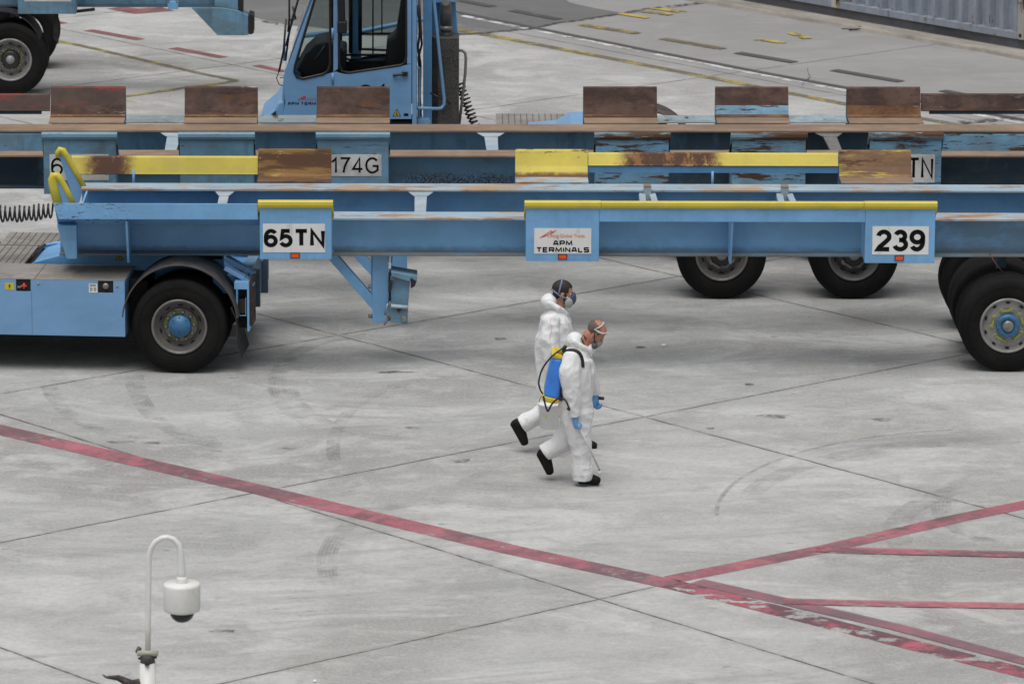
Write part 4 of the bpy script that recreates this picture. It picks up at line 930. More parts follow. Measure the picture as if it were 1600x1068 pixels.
# ---------------------------------------------------------------- tractor 3 (blue cab behind the rusty trailer)
F3 = Frame(0, 61.4, .6); K3 = empty('terminal_tractor', F3.o, F3.a)
tag(K3, 'blue terminal tractor cab with tinted windows and dark exhaust box behind the rusty trailer', 'tractor')
def c3(u, v, d=0): return F3.at(u, v, d)
def poly3(pts, d): return [c3(u, v, d) for u, v in pts]
CW = 1.05
def side_pieces(d0, d1, m, mdoor, far=False):
    out = []
    body = [[(437, 215), (527, 215), (527, 112), (515, 115), (470, 124), (458, 113), (445, 117), (442, 130), (446, 160)],
            [(445, 117), (458, 113), (497, -25), (488, 0)], [(488, 0), (497, -25), (517, -100), (509, -85)],
            [(509, -85), (517, -100), (651, -100), (651, -60), (516, -60)],
            [(644, 215), (644, -60), (651, -60), (651, 190), (651, 215)]]
    door = [[(521, 186), (521, 112), (540, 116), (628, 103), (643, 100), (643, 186)], [(521, 112), (521, -60), (528, -60), (528, 108)], [(636, 100), (636, -60), (643, -60), (643, 100)]]
    mb = MB()
    for P in body: mb.prism(poly3(P, d0) if not far else [(x, z) for x, z in poly3(P, 0)], 'y', d0, d1, m)
    a = mb.build('cab_body' if not far else 'cab_far_side', K3, .004)
    mb = MB()
    for P in door: mb.prism([(x, z) for x, z in poly3(P, 0)], 'y', d0 - (.012 if not far else 0), d0 - .0005 if not far else d1, mdoor)
    b = mb.build('door' if not far else 'far_door', K3, .004)
    return a, b
body, door = side_pieces(0, .03, blue_clean, blue_clean)
side_pieces(CW, CW + .03, blue_clean, blue_clean, True)
rimr = mat('black_window_seal', (.012, .012, .013), .5, tint=0)
def window(parent, pts, d, name='window'):
    P = [Vector((x, d, z)) for x, z in [c3(u, v, 0) for u, v in pts]]
    mb = MB(); mb.tube(P + [P[0], P[1]], .016, rimr, 8, cap=False); o = mb.build(name, parent)
    mb = MB(); mb.face(P, glass); mb.build('pane', o); return o
W_a = [(493, -5), (515, -60), (516, -5), (516, 100), (513, 110), (505, 116), (474, 123), (464, 121), (460, 113), (461, 103)]
W_b = [(530, -58), (635, -58), (635, 88), (633, 97), (626, 102), (545, 114), (534, 111), (530, 102)]
window(body, W_a, 0); window(door, W_b, -.004)
window(K3, W_a, CW); window(K3, W_b, CW)
# interior
P = [c3(u, v, 0) for u, v in ((462, 116), (475, 92), (492, 76), (507, 72), (519, 72), (530, 80), (540, 83), (540, 112), (527, 125), (475, 125))]
mb = MB(); mb.prism(P, 'y', .25, .95, blkm); dsh = mb.build('dashboard', K3, .02)
mb = MB(); c = c3(499, 84, .2)
for k in range(24):
    a, b = 2 * math.pi * k / 24, 2 * math.pi * (k + 1) / 24
    f = lambda t: (c[0] + .13 * math.cos(t) * .55, .2 + .16 * math.sin(t) + .15, c[1] + .10 * math.cos(t))
    mb.tube([f(a), f(b)], .012, mat('steering_grey', (.08, .08, .08), .3) if k == 0 else mb.mats[0], 6, cap=False)
mb.build('steering_wheel', K3)
P = [c3(u, v, 0) for u, v in ((600, 115), (604, 70), (618, 60), (624, 20), (630, -20), (640, -20), (640, 115))]
mb = MB(); mb.prism(P, 'y', .3, .8, blkm); mb.build('seat', K3, .03)
P = [c3(u, v, 0) for u, v in ((466, 190), (466, 122), (530, 116), (640, 112), (640, 190))]
mb = MB(); mb.prism(P, 'y', CW - .06, CW - .02, blkm); mb.build('door_lining', K3)
P = [c3(u, v, 0) for u, v in ((466, 121), (515, 117), (515, 104), (528, 104), (528, 113), (545, 118), (636, 102), (636, 150), (466, 150))]
mb = MB(); mb.box(c3(470, 0, 0)[0], c3(640, 0, 0)[0], .035, CW - .07, c3(550, 140, 0)[1], c3(550, 128, 0)[1], blkm); mb.build('cab_mat', K3)
mb = MB()
for (u0, v0, u1, v1, r_) in ((583, -58, 583, 83, .012), (597, -58, 597, 48, .01), (563, 50, 630, 50, .02), (531, 83, 634, 83, .02), (563, -58, 563, 76, .03), (548, -58, 548, 80, .03), (566, 74, 630, 77, .02)):
    a, b = c3(u0, v0, CW), c3(u1, v1, CW); mb.tube([(a[0], CW - .03, a[1]), (b[0], CW - .03, b[1])], r_ * .8, rimr, 6)
mb.build('window_bars', K3)
mb = MB(); a, b = c3(545, -58, 0), c3(562, 112, 0); mb.box(a[0], b[0], CW - .02, CW - .005, b[1], a[1], blue_deep); mb.build('inner_pillar', K3)
# roof, back wall, floor
a = c3(508, -88, 0); b = c3(651, -88, 0)
mb = MB(); mb.box(a[0], b[0], .031, CW - .001, a[1] - .06, a[1] + .02, blue_clean); mb.build('roof', K3, .01)
b0 = c3(650, 215, 0)
mb = MB(); mb.box(b[0] - .03, b[0] - .002, .031, CW - .001, b0[1], c3(650, 88, 0)[1], blkm); mb.box(b[0] - .03, b[0] - .002, .031, .12, c3(650, 88, 0)[1], a[1] - .07, blue_clean); mb.box(b[0] - .03, b[0] - .002, CW - .1, CW - .001, c3(650, 88, 0)[1], a[1] - .07, blue_clean); mb.build('back_wall', K3)
fr0, fr1, fr2 = c3(443, 118, 0), c3(437, 212, 0), c3(509, -85, 0)
mb = MB(); mb._solid([(fr0[0], .0301, fr0[1]), (fr0[0], CW - .001, fr0[1]), (fr1[0], CW - .001, fr1[1]), (fr1[0], .0301, fr1[1])], [(fr0[0] + .03, .0301, fr0[1]), (fr0[0] + .03, CW - .001, fr0[1]), (fr1[0] + .03, CW - .001, fr1[1]), (fr1[0] + .03, .0301, fr1[1])], blue_clean); mb.build('cab_front', K3)
mb = MB(); mb.face([(fr0[0] + .005, .03, fr0[1]), (fr0[0] + .005, CW, fr0[1]), (fr2[0], CW, fr2[1]), (fr2[0], .03, fr2[1])], glass); ws = mb.build('windscreen', K3)
mb = MB(); mb.box(fr1[0] + .05, b[0], .04, CW, b0[1], b0[1] + .1, blkm); mb.build('cab_floor', K3)
# nose below the windscreen
P = [c3(u, v, 0) for u, v in ((445, 156), (434, 160), (428, 172), (407, 190), (400, 215), (447, 215))]
mb = MB(); mb.prism(P, 'y', .02, CW + .25, blue_clean); mb.build('nose', K3, .03)
P = [c3(u, v, 0) for u, v in ((431, 173), (423, 180), (423, 188), (431, 188))]
mb = MB(); mb.prism(P, 'y', -.002, .019, blkm); mb.build('head_lamp_recess', K3)
# words on the cab
a = c3(449.5, 164, 0); b = c3(512, 159.5, 0); strokes('lettering', 'APMTERMINALS'[:3], body, a[0], c3(467, 160, 0)[0], a[1], b[1], -.004, ink, .2, .2, 1.25)
strokes('lettering', 'TERMINALS', body, c3(470, 160, 0)[0], c3(519, 160, 0)[0], a[1], b[1], -.004, ink, .2, .2, 1.25)
a = c3(472, 157, 0); b = c3(505, 153, 0); text('lettering', 'Lifting Global Trade.', body, (a[0] + b[0]) / 2, -.004, (a[1] + b[1]) / 2, b[0] - a[0], b[1] - a[1], red_ink)
mb = MB()
for u0, v0, u1, v1 in ((466, 156, 476, 150), (471, 155, 478, 150.5)):
    a, b = c3(u0, v0, 0), c3(u1, v1, 0); mb.bar((a[0], -.004, a[1]), (b[0], -.004, b[1]), .009, .002, red_ink)
mb.build('logo', body)
a = c3(560, 160, 0); b = c3(603, 132, 0); strokes('lettering', '91', door, a[0], b[0], a[1], b[1], -.0135, ink, .2, .2, 1.25)
c = c3(620, 176, 0); warn(door, c[0], c[1], -.0125, .05)
c = c3(634.5, 179, 0); sticker(door, c[0], c[1], .055, .03, ink, -.0155)
mb = MB(); a = c3(614, 117, 0); b = c3(637, 115, 0); mb.tube([(a[0], -.045, a[1]), (b[0] - .05, -.05, b[1])], .016, blkm, 8); mb.box(b[0] - .07, b[0], -.05, -.012, b[1] - .025, b[1] + .025, blkm); mb.box(a[0], a[0] + .03, -.05, -.012, a[1] - .015, a[1] + .015, blkm); mb.build('handle', door, .004)
for v in (52, 122):
    a = c3(520, v, 0); mb = MB(); mb.tube([(a[0], -.012, a[1] - .06), (a[0], -.012, a[1] + .06)], .016, blue_clean, 8); mb.build('hinge', door)
# mirror, wipers
mb = MB(); a = c3(532, -30, -.1); b = c3(534, 35, -.1); mb.bar((a[0], -.12, a[1]), (b[0], -.1, b[1]), .09, .05, blkm); a = c3(527, 52, -.1); b = c3(542, 33, -.1); mb.box(a[0], b[0], -.16, -.04, a[1], b[1], blkm); mb.build('mirror', K3, .015)
mb = MB()
for L_ in (((452, -20), (452, 30), (450, 50)), ((478, -40), (458, 25), (447, 72)), ((474, -30), (452, 50), (446, 95)), ((447, 30), (443, 80), (436, 112)), ((436, 112), (432, 122), (436, 132), (442, 134)), ((437, 121), (446, 122)), ((452, 32), (462, 30), (457, 10))):
    mb.tube([(c3(u, v, .3)[0], .3, c3(u, v, .3)[1]) for u, v in L_], .013 if len(L_) == 3 else .006, blkm, 6)
mb.build('wiper', K3)
mb = MB(); mb.tube([(c3(u, v, .8)[0], .8, c3(u, v, .8)[1]) for u, v in ((444, 95), (444, 75), (447, 62))], .015, blue_clean, 8); mb.build('mirror_arm', K3)
# rear post, exhaust, rails
mb = MB(); a, b = c3(661, 215, .55), c3(675, 50, .55); mb.box(a[0], b[0], .55, .75, a[1], c3(661, -60, .55)[1], blue_deep)
P = [c3(u, v, 0) for u, v in ((676, 57), (715, 55), (712, 0), (709, -60), (676, -60))]; P = [(c3(u, v, .9)) for u, v in ((675, 58), (715, 55), (712, 0), (709, -60), (675, -60))]
mb.prism(P, 'y', .95, 1.0, blue_deep); P = [(c3(u, v, .9)) for u, v in ((675, 2), (712, 1), (709, -60), (675, -60))]; mb.prism(P, 'y', .76, .949, blue_clean)
mb.build('roll_frame', K3, .004)
mesh_m = mat('perforated_dark_steel', (.075, .072, .068), .6, layers=[((.03, .03, .03), 55, .5, .05, (1, 1, 1), 2, .9), ((.11, .1, .08), 3, .55, .1, (1, 1, 2), 5, .5)])
x0, x1 = c3(674, 130, .5)[0], c3(716, 130, .5)[0]; z0, z1 = c3(700, 215, .5)[1], c3(700, 60, .5)[1]
mb = MB(); mb.prism([(x0, .62), (x0 + .08, .5), (x1, .5), (x1 + .01, .56), (x1 + .01, .92), (x0, .92)], 'z', z0, z1, mesh_m); ex = mb.build('exhaust_box', K3, .006)
pm = mat('dusty_exhaust_pipe', (.1, .095, .085), .55, .2, layers=[((.2, .19, .17), 4, .5, .1, (1, 1, 1), 4, .6)])
cx, cz = c3(697, 57, .7)[0], z1; r_ = .072
mb = MB(); mb.tube([(cx, .7, z1 - .02), (cx, .7, z1 + .06)], .062, pm, 20); mb.tube([(cx, .7, z1 + .06), (cx, .7, z1 + .12)], .076, rim_m, 20); mb.tube([(cx, .7, z1 + .12), (cx, .7, z1 + .30), (cx, .69, z1 + .36), (cx, .66, z1 + .395), (cx, .62, z1 + .41)], [r_, r_, r_ * .95, r_ * .8, r_ * .5], pm, 20); mb.build('exhaust_pipe', ex)
def rail3(pts, r, m, name='handrail'):
    mb = MB(); mb.tube([(c3(u, v, d)[0], d, c3(u, v, d)[1]) for u, v, d in pts], r, m, 10); return mb.build(name, K3)
rail3([(677, -40, .35), (678, 0, .35), (686, 80, .35), (694, 155, .35), (694, 163, .35), (690, 169, .35), (684, 170, .3), (651, 169, .1)], .02, blue_clean)
rail3([(654, 205, .2), (655, 150, .2), (655, 107, .2), (652, 106, .1)], .016, blue_clean)
rail3([(716, 79, .8), (722, 79, .8), (727, 83, .8), (728, 92, .8), (727, 115, .8), (723, 150, .8), (717, 198, .8)], .018, hose_grey)
rail3([(474, 59, 2.3), (560, 48, 2.3), (640, 32, 2.3), (663, 31, 2.3)], .03, blue_clean)
rail3([(652, 8, .3), (655, 30, .3), (656, 50, .32), (653, 75, .3), (657, 100, .3), (656, 150, .3), (658, 190, .3)], .015, blkm, 'air_line')
rail3([(655, 0, .35), (657, 38, .33), (659, 70, .35), (654, 90, .35), (655, 104, .3)], .014, blkm, 'air_line')
rail3([(672, 145, .44), (685, 152, .44), (700, 158, .44), (704, 163, .44)], .01, blkm, 'cable')
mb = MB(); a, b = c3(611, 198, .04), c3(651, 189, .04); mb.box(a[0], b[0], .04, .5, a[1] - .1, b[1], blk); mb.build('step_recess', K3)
mb = MB(); a = c3(652, 200, .2); mb.box(a[0], a[0] + .14, .15, .3, a[1] - .05, a[1] + .12, blue_clean); a = c3(668, 195, .2); mb.tube([(a[0], .2, a[1] - .03), (a[0], .2, a[1] + .06)], .04, blue_clean, 10); mb.build('step_bracket', K3, .008)
z3 = 1.03
mb = MB(); grating(mb, F3.x(775, 2.2, 185), F3.x(1000, 2.2, 185), 1.6, 2.5, z3); mb.build('deck_grating', K3)
mb = MB(); grating(mb, F3.x(700, 1.2, 185), F3.x(830, 1.2, 185), .3, 1.5, z3 - .02); mb.build('deck_grating', K3)
mb = MB(); a = c3(825, 195, 1.2); b = c3(905, 184, 1.2); mb.prism([(a[0], z3), (a[0] + .35, z3 + .03), (b[0] - .1, z3 + .13), (b[0] + .9, z3 + .17), (b[0] + .9, z3 - .3), (a[0], z3 - .06)], 'y', 1.0, 1.9, blue_clean); mb.build('lifting_boom', K3, .01)
mb = MB(); mb.box(F3.x(410, 1), F3.x(1090, 1), .9, 1.8, .5, .95, blue_dark); mb.build('chassis', K3)
wx = F3.x(1006, 2.4, 240)
for d in (.0, .33, 1.9, 2.22): wheel(K3, wx, d, style='none')
fender(K3, wx, .56, .61, 1.85, 2.5, 5, 176, guard_rust); fender(K3, wx, .56, .61, .0, .6, 5, 176, guard)
wheel(K3, F3.x(500, .1, 260), .05, style='deep'); wheel(K3, F3.x(500, .1, 260), 2.15, style='none')
coil('coiled_air_hose', py(717, 128, 62.4), py(745, 205, 62.2), .05, 13, .012, blkm, 'black coiled hose hanging behind the exhaust box of the blue cab')

# ---------------------------------------------------------------- trailer 4 (top left corner)
F4 = Frame(0, 71.1, 1.0); T4 = empty('port_trailer', F4.o, F4.a)
tag(T4, 'blue trailer cut off by the top left corner, one wheel and mud flap showing', 'trailer')
def c4(u, v, d=0): return F4.at(u, v, d)
mb = MB(); a = c4(-80, 12, .4); b = c4(372, -60, .4); zb4 = c4(200, 11, .4)[1]
mb.box(a[0], b[0], .38, .7, zb4, zb4 + .02, blue_dark); mb.box(a[0], b[0], .5, .52, zb4 + .02, zb4 + .42, blue_grimy); mb.box(a[0], b[0], .38, .7, zb4 + .42, zb4 + .44, rust_tan); mb.build('main_beam', T4)
mb = MB(); mb.box(a[0], b[0], 2.2, 2.5, zb4, zb4 + .02, blue_dark); mb.box(a[0], b[0], 2.34, 2.36, zb4 + .02, zb4 + .42, blue_grimy); mb.box(a[0], b[0], 2.2, 2.5, zb4 + .42, zb4 + .44, rust_tan); mb.build('main_beam', T4)
a = c4(28, 22, 0); b = c4(119, 22, 0)
pn = near_panel(T4, 'guide_panel', a[0], b[0], a[1] + .7, a[1], blue_grimy, old_lip, zb4 + .44)
p0 = c4(38, 2.5, 0); p1 = c4(111, -30, 0); sign(pn, p0[0], p1[0], p0[1], p1[1], plate_old)
P = [c4(u, v, .3) for u, v in ((299, 12.5), (340, 55.5), (388, 55.5), (388, 25), (372, 17), (346, 12.5))]
mb = MB(); mb.prism(P, 'y', .3, .62, blue_grimy); P = [c4(u, v, .3) for u, v in ((335, -60), (335, 12), (346, 12.3), (372, 17), (372, -60))]; mb.prism(P, 'y', .36, .6, blue_grimy); mb.build('rear_bracket', T4, .006)
P = [c4(u, v, .28) for u, v in ((388.5, 23), (388.5, 54), (393, 54), (396.5, 52), (396.5, 25), (391, 23))]
mb = MB(); mb.prism(P, 'y', .28, .66, black); mb.build('rubber_buffer', T4, .005)
P = [c4(u, v, .34) for u, v in ((373, -60), (373, 16), (380, 19), (380, -60))]
mb = MB(); mb.prism(P, 'y', .34, .6, blkm); mb.build('rear_post', T4)
a, b = c4(262, 15, .2), c4(278, 4, .2); mb = MB(); mb.box(a[0], b[0], .2, .37, a[1], b[1], blue); mb.tube([(a[0] + .01, .2, b[1]), (a[0] + .07, .2, b[1] + .1), (b[0] - .01, .2, b[1])], .012, steel, 6); mb.build('hanger', T4, .01)
P = [c4(u, v, .1) for u, v in ((84, 20), (91, 20), (91, 69), (83, 60))]
mb = MB(); mb.prism(P, 'y', .10, .16, black); mb.build('mud_flap', T4)
mb = MB(); a = c4(120, 18, .3); mb.bar((a[0], .3, a[1]), (c4(148, 16, .3)[0], .3, a[1] + .03), .03, .1, blk); mb.build('light_bar', T4)
wx = c4(16, 94, .0)[0]
wheel(T4, wx, 0, style='deep', rm=rim_new, hub=('small', olive, steel)); wheel(T4, wx, .33, style='none'); wheel(T4, wx, 2.2, style='none'); wheel(T4, wx, 2.53, style='none')
wheel(T4, wx - 1.4, 0, style='deep', rm=rim_m, hub=('small', olive, steel))
fender(T4, wx - .12, .62, .54, .02, .6, -5, 150, black)
mb = MB(); mb.tube([(wx, .3, .52), (wx, 2.5, .52)], .08, blue_dark, 12); mb.box(wx - .06, wx + .06, .9, 1, .55, 1.25, blue_dark); mb.build('axle', T4)

# ================================================================== CONTAINER
A = Vector((math.sin(R(40.4)), -math.cos(R(40.4)), 0)); B = Vector((math.cos(R(40.4)), math.sin(R(40.4)), 0))
G = gp(1598, 83)
CT = empty('shipping_container', G, math.atan2(A.y, A.x))   # local x along A (towards the right), y = B side away
tag(CT, 'weathered grey blue corrugated shipping container in the top right corner, rust along its lower edge', 'container')
cont_m = mat('faded_grey_blue_container', (.31, .34, .395), .55, layers=[
    ((.22, .26, .33), 2, .52, .14, (3, 3, .6), 6, .7),
    ((.55, .55, .5), 4, .66, .06, (2, 2, .6), 6, .6),
    ((.16, .09, .05), 7, .6, .04, (1.5, 1.5, .4), 9, ('z', .15, .45, .08)),
    (RUST, 14, .67, .03, (1.5, 1, .5), 5)], bump=.08, tint=.08)
post_m = mat('rust_streaked_white_post', (.4, .39, .36), .6, layers=[(RUST, 4, .54, .04, (1, 1, .4), 8), ((.45, .3, .05), 3, .6, .05, (1, 1, .4), 5)])
kerb_beam = mat('dark_grey_steel_skid', (.1, .105, .12), .55, layers=[((.055, .055, .06), 2, .5, .1, (.5, 1, 1), 5, .7)], tint=.1)
L12, zc0 = 12.2, .185
mb = MB(); n = int(L12 / .28); x = -L12 + .12; pts = []
while x < -.14:
    pts += [(x, .10), (x + .07, .10), (x + .10, .0), (x + .17, .0), (x + .20, .10)]; x += .28
pts = [p for p in pts if p[0] < -.12] + [(-.12, .10)]
for a, b in zip(pts, pts[1:]): 
    if b[0] - a[0] > 1e-4: mb.face([(a[0], a[1] + .02, zc0 + .1), (b[0], b[1] + .02, zc0 + .1), (b[0], b[1] + .02, 2.6), (a[0], a[1] + .02, 2.6)], cont_m)
mb.build('side_wall', CT)
mb = MB(); mb.box(-L12 + .12, -.13, 0, .14, zc0, zc0 + .1, cont_m); mb.box(-L12, 0, 0, .08, 2.6, 2.72, cont_m); mb.build('side_rail', CT, .004)
for xa, xb in ((-L12, -L12 + .119), (-.129, 0)):
    mb = MB(); mb.box(xa, xb, 0, .13, zc0, 2.74, post_m); mb.lathe([(0, -.001), (.03, -.001)], (xb - .06, 0, zc0 + .06), blk, 12); mb.build('corner_post', CT, .008)
mb = MB(); mb.box(-.01, .004, .131, 2.44, zc0, 2.74, mat('rusty_yellow_end', (.35, .22, .05), .6, layers=[(RUST, 3, .5, .08, (1, 1, .5), 7)])); mb.box(-L12, -.011, .2, 2.44, 2.6, 2.7, cont_m); mb.box(-L12, -.011, 2.4, 2.44, zc0, 2.6, cont_m); mb.box(-L12, -L12 + .01, .131, 2.4, zc0, 2.6, cont_m); mb.box(-L12 + .1, -.1, .15, 2.39, zc0 + .005, zc0 + .14, cont_m); mb.build('container_shell', CT)
xs_ = -(1598 - 1325) / 70.0
mb = MB(); mb.box(xs_ - .1, xs_ + .0, -.004, .03, zc0 + .005, 2.65, plate_old); mb.box(xs_ + .001, xs_ + .03, -.012, .03, zc0 + .003, 2.65, mat('yellow_seam', (.42, .34, .08), .6, layers=[(RUST, 4, .5, .05, (1, 1, .5), 6)])); mb.build('door_seam', CT)
SK = MB(); SK.box(-13.4, .12, .03, .2, .052, zc0 - .002, kerb_beam); SK.box(-13.4, .12, 2.2, 2.4, .052, zc0 - .002, kerb_beam); SK.box(-13.4, .13, .015, .22, .052, .066, kerb_beam)
sk = SK.build('steel_skid', None, .004); sk.location = G; sk.rotation_euler = (0, 0, math.atan2(A.y, A.x)); tag(sk, 'long dark grey steel beam under the shipping container', 'beam')
kc = mat('pale_kerb_concrete', (.36, .33, .29), .85, layers=[((.22, .2, .175), 1.5, .5, .12, (.5, 1, 1), 7, .8)], bump=.3)
mb = MB(); N_ = 160; top = []; 
for k in range(N_ + 1):
    x = -16 + 24 * k / N_; o = -.42 - .05 * noise.noise(Vector((x * 1.3, 0, 0))) - .03 * noise.noise(Vector((x * 6, 3, 0))); top.append((x, o))
for a, b in zip(top, top[1:]):
    mb.face([(a[0], a[1], .05), (b[0], b[1], .05), (b[0], 4, .05), (a[0], 4, .05)], kc); mb.face([(a[0], a[1] - .02, 0), (b[0], b[1] - .02, 0), (b[0], b[1], .05), (a[0], a[1], .05)], kc)
kb = mb.build('pavement', None, recalc=False); kb.location = G; kb.rotation_euler = (0, 0, math.atan2(A.y, A.x)); tag(kb, kind='structure')
# loose scrap
mb = MB(); mb.tube([gp(1310, 37, .03), gp(1318, 40, .02), gp(1345, 42, .05), gp(1349, 45, .03), gp(1336, 46, .02), gp(1327, 47, .02)], .011, blkm, 6); mb.tube([gp(1349, 44, .03), gp(1338, 46, .04), gp(1315, 45, .02)], .008, blkm, 6)
tag(mb.build('bent_rod'), 'thin black bent rod lying on the concrete near the container', 'rod')
mb = MB(); c = gp(1037, 539, .006); mb._solid([c + Vector(p) for p in ((-.025, -.05, 0), (.02, -.06, 0), (.03, .05, 0), (-.02, .06, 0))], [c + Vector(p) for p in ((-.025, -.05, .004), (.02, -.06, .012), (.03, .05, .004), (-.02, .06, .003))], plate_white)
tag(mb.build('paper_scrap'), 'small white scrap of paper on the concrete right of the two workers', 'litter')
mb = MB(); c = gp(492, 1063, .006); mb._solid([c + Vector(p) for p in ((-.012, -.03, 0), (.012, -.03, 0), (.014, .03, 0), (-.01, .03, 0))], [c + Vector(p) for p in ((-.012, -.03, .003), (.012, -.03, .006), (.014, .03, .003), (-.01, .03, .003))], plate_white)
tag(mb.build('paper_scrap'), 'tiny white scrap on the concrete at the bottom edge', 'litter')

# ================================================================== SECURITY CAMERA ON A HOOKED POLE
white = mat('white_camera_paint', (.74, .74, .71), .45, layers=[((.55, .53, .47), 5, .6, .12, (1, 1, .5), 5, .5)], tint=.02)
YP = 38.0; base = py(231, 1062, YP); CP = empty('security_camera_pole', (base.x, YP, 0)); tag(CP, 'white hooked pole carrying a round dome camera in the lower left foreground', 'camera pole')
def cp(u, v, dy=0): p = py(u, v, YP + dy); return Vector((p.x - base.x, p.y - YP, p.z))
zc = cp(231, 1030).z
mb = MB(); mb.tube([(0, 0, 0), (0, 0, zc - .02)], .062, white, 24); mb.lathe([(0, .02), (.13, .02), (.13, 0)], (0, 0, 0), white, 24, 'z'); mb.build('post', CP)
mb = MB(); mb.tube([(0, 0, zc - .045), (0, 0, zc + .05)], .055, mat('dark_clamp', (.06, .055, .05), .6), 20)
mb.tube([(-.075, -.02, zc + .055), (.08, -.03, zc + .06)], .022, mat('pale_clamp', (.4, .39, .32), .6), 8); mb.tube([(-.08, .02, zc + .05), (-.06, .02, zc + .09)], .018, guard_rust, 8); mb.tube([(0, -.06, zc - .02), (0, -.075, zc + .04)], .02, guard, 8); mb.tube([(-.07, 0, zc + .01), (.07, 0, zc + .02)], .01, guard, 8); mb.build('clamp', CP)
pth = [cp(231, 1020), cp(231.5, 980), cp(232, 930), cp(232.5, 890), cp(233, 870), cp(236, 856), cp(243, 846), cp(253, 840), cp(262, 839), cp(271, 842), cp(279, 850), cp(282, 862), cp(283, 876), cp(283.5, 892), cp(284, 906)]
mb = MB(); mb.tube(pth, [.021] * 10 + [.022, .025, .028, .031, .034], white, 16); mb.build('hooked_arm', CP)
c0 = cp(284, 905); zt_ = cp(284, 912).z; zb_ = cp(284, 955).z; rr = 29.0 / 8190 * 39.4
mb = MB(); mb.lathe([(0, zt_ + .06), (.036, zt_ + .06), (.042, zt_ + .04), (.042, zt_ + .0)], (c0.x, 0, 0), white, 24, 'z'); mb.lathe([(0, zt_ + .012), (rr * .9, zt_ + .01), (rr * .985, zt_ + .002), (rr, zt_ - .012), (rr * .995, zb_ + .03), (rr * .95, zb_ + .012), (rr * .7, zb_), (0, zb_)], (c0.x, 0, 0), white, 48, 'z'); hs_ = mb.build('camera_housing', CP)
dome = mat('smoked_dome', (.012, .012, .014), .15, spec=.5)
mb = MB(); rd = rr * .66; mb.lathe([(rd * math.cos(t), zb_ - rd * .9 * math.sin(t)) for t in [math.pi / 2 * k / 12 for k in range(12)]] + [(0.001, zb_ - rd * .9)], (c0.x, 0, 0), dome, 32, 'z'); mb.build('dome', hs_)
mb = MB(); a = cp(222, 1066); b = cp(184, 1058); c = cp(166, 1057); d_ = cp(160, 1053)
mb.tube([a, cp(205, 1068), b, c, d_], [.035, .035, .022, .01, .004], guard_rust, 10); mb.build('rusted_bracket', CP)

# ================================================================== PEOPLE
def fabric(name, base):
    m = bpy.data.materials.new(name); m.use_nodes = True; nt = m.node_tree; N = nt.nodes; L = nt.links; bs = N['Principled BSDF']
    bs.inputs['Base Color'].default_value = (*base, 1); bs.inputs['Roughness'].default_value = .75; bs.inputs['Subsurface Weight'].default_value = 0
    tc = N.new('ShaderNodeTexCoord'); bm_ = None
    for sc, st, d_, dist in ((7, (1, 1, .55), .035, 1.5), (18, (1, 1, .7), .012, 1.0), (45, (1, 1, 1), .003, 0)):
        mp = N.new('ShaderNodeMapping'); mp.inputs['Scale'].default_value = st; L.new(tc.outputs['Object'], mp.inputs[0])
        n = N.new('ShaderNodeTexNoise'); n.noise_type = 'RIDGED_MULTIFRACTAL' if sc < 40 else 'FBM'; n.inputs['Scale'].default_value = sc; n.inputs['Detail'].default_value = 2; n.inputs['Distortion'].default_value = dist; L.new(mp.outputs[0], n.inputs['Vector'])
        b = N.new('ShaderNodeBump'); b.inputs['Strength'].default_value = .5; b.inputs['Distance'].default_value = d_; L.new(n.outputs['Fac'], b.inputs['Height'])
        if bm_ is not None: L.new(bm_.outputs[0], b.inputs['Normal'])
        bm_ = b
    L.new(bm_.outputs[0], bs.inputs['Normal']); return m
suit_m = fabric('white_coverall_fabric', (.74, .745, .75))
skin_m = mat('skin', (.42, .22, .14), .5, tint=.08, tscale=14)
skin_r = mat('sunburnt_skin', (.44, .19, .12), .45, tint=.1, tscale=14)
hair_m = mat('dark_hair', (.022, .016, .013), .7, tint=.2, tscale=30, bump=.4)
stub_m = mat('cropped_grey_brown_hair', (.13, .085, .075), .7, tint=.15, tscale=40, bump=.3)
glove_m = mat('blue_nitrile_glove', (.12, .33, .62), .4, tint=.06, bump=.2)
boot_m = mat('black_boot_leather', (.007, .0065, .0065), .6, spec=.2, layers=[((.018, .016, .015), 9, .55, .12, (1, 1, 1), 4, .7)], bump=.3)
strap_b = mat('slate_blue_strap', (.16, .19, .30), .7); strap_w = mat('pale_strap', (.62, .62, .60), .7)
mask_navy = mat('navy_respirator', (.035, .06, .13), .45); mask_grey = mat('grey_filter', (.30, .31, .29), .6); mask_white = mat('white_mask', (.62, .62, .62), .6)
wrk = bpy.data.textures.new('cloth_wrinkles', 'VORONOI'); wrk.noise_scale = .17; wrk.distance_metric = 'DISTANCE'
wrk2 = bpy.data.textures.new('cloth_folds', 'VORONOI'); wrk2.noise_scale = .055
def fuse(o, vox, smooth=3, wr=0.0, wr2=0.0):
    r = o.modifiers.new('remesh', 'REMESH'); r.mode = 'VOXEL'; r.voxel_size = vox; r.use_smooth_shade = True
    s = o.modifiers.new('smooth', 'SMOOTH'); s.factor = .5; s.iterations = smooth
    for t, a in ((wrk, wr), (wrk2, wr2)):
        if a:
            d = o.modifiers.new('folds', 'DISPLACE'); d.texture = t; d.strength = a; d.mid_level = .5; d.texture_coords = 'LOCAL'
    return o
class Fig:
    def __init__(s, foot_px, Y=None):
        g0 = gp(*foot_px); s.Y = g0.y; s.o = Vector((g0.x, g0.y, 0))
    def p(s, u, v, dy=0): return py(u, v, s.Y + dy) - s.o
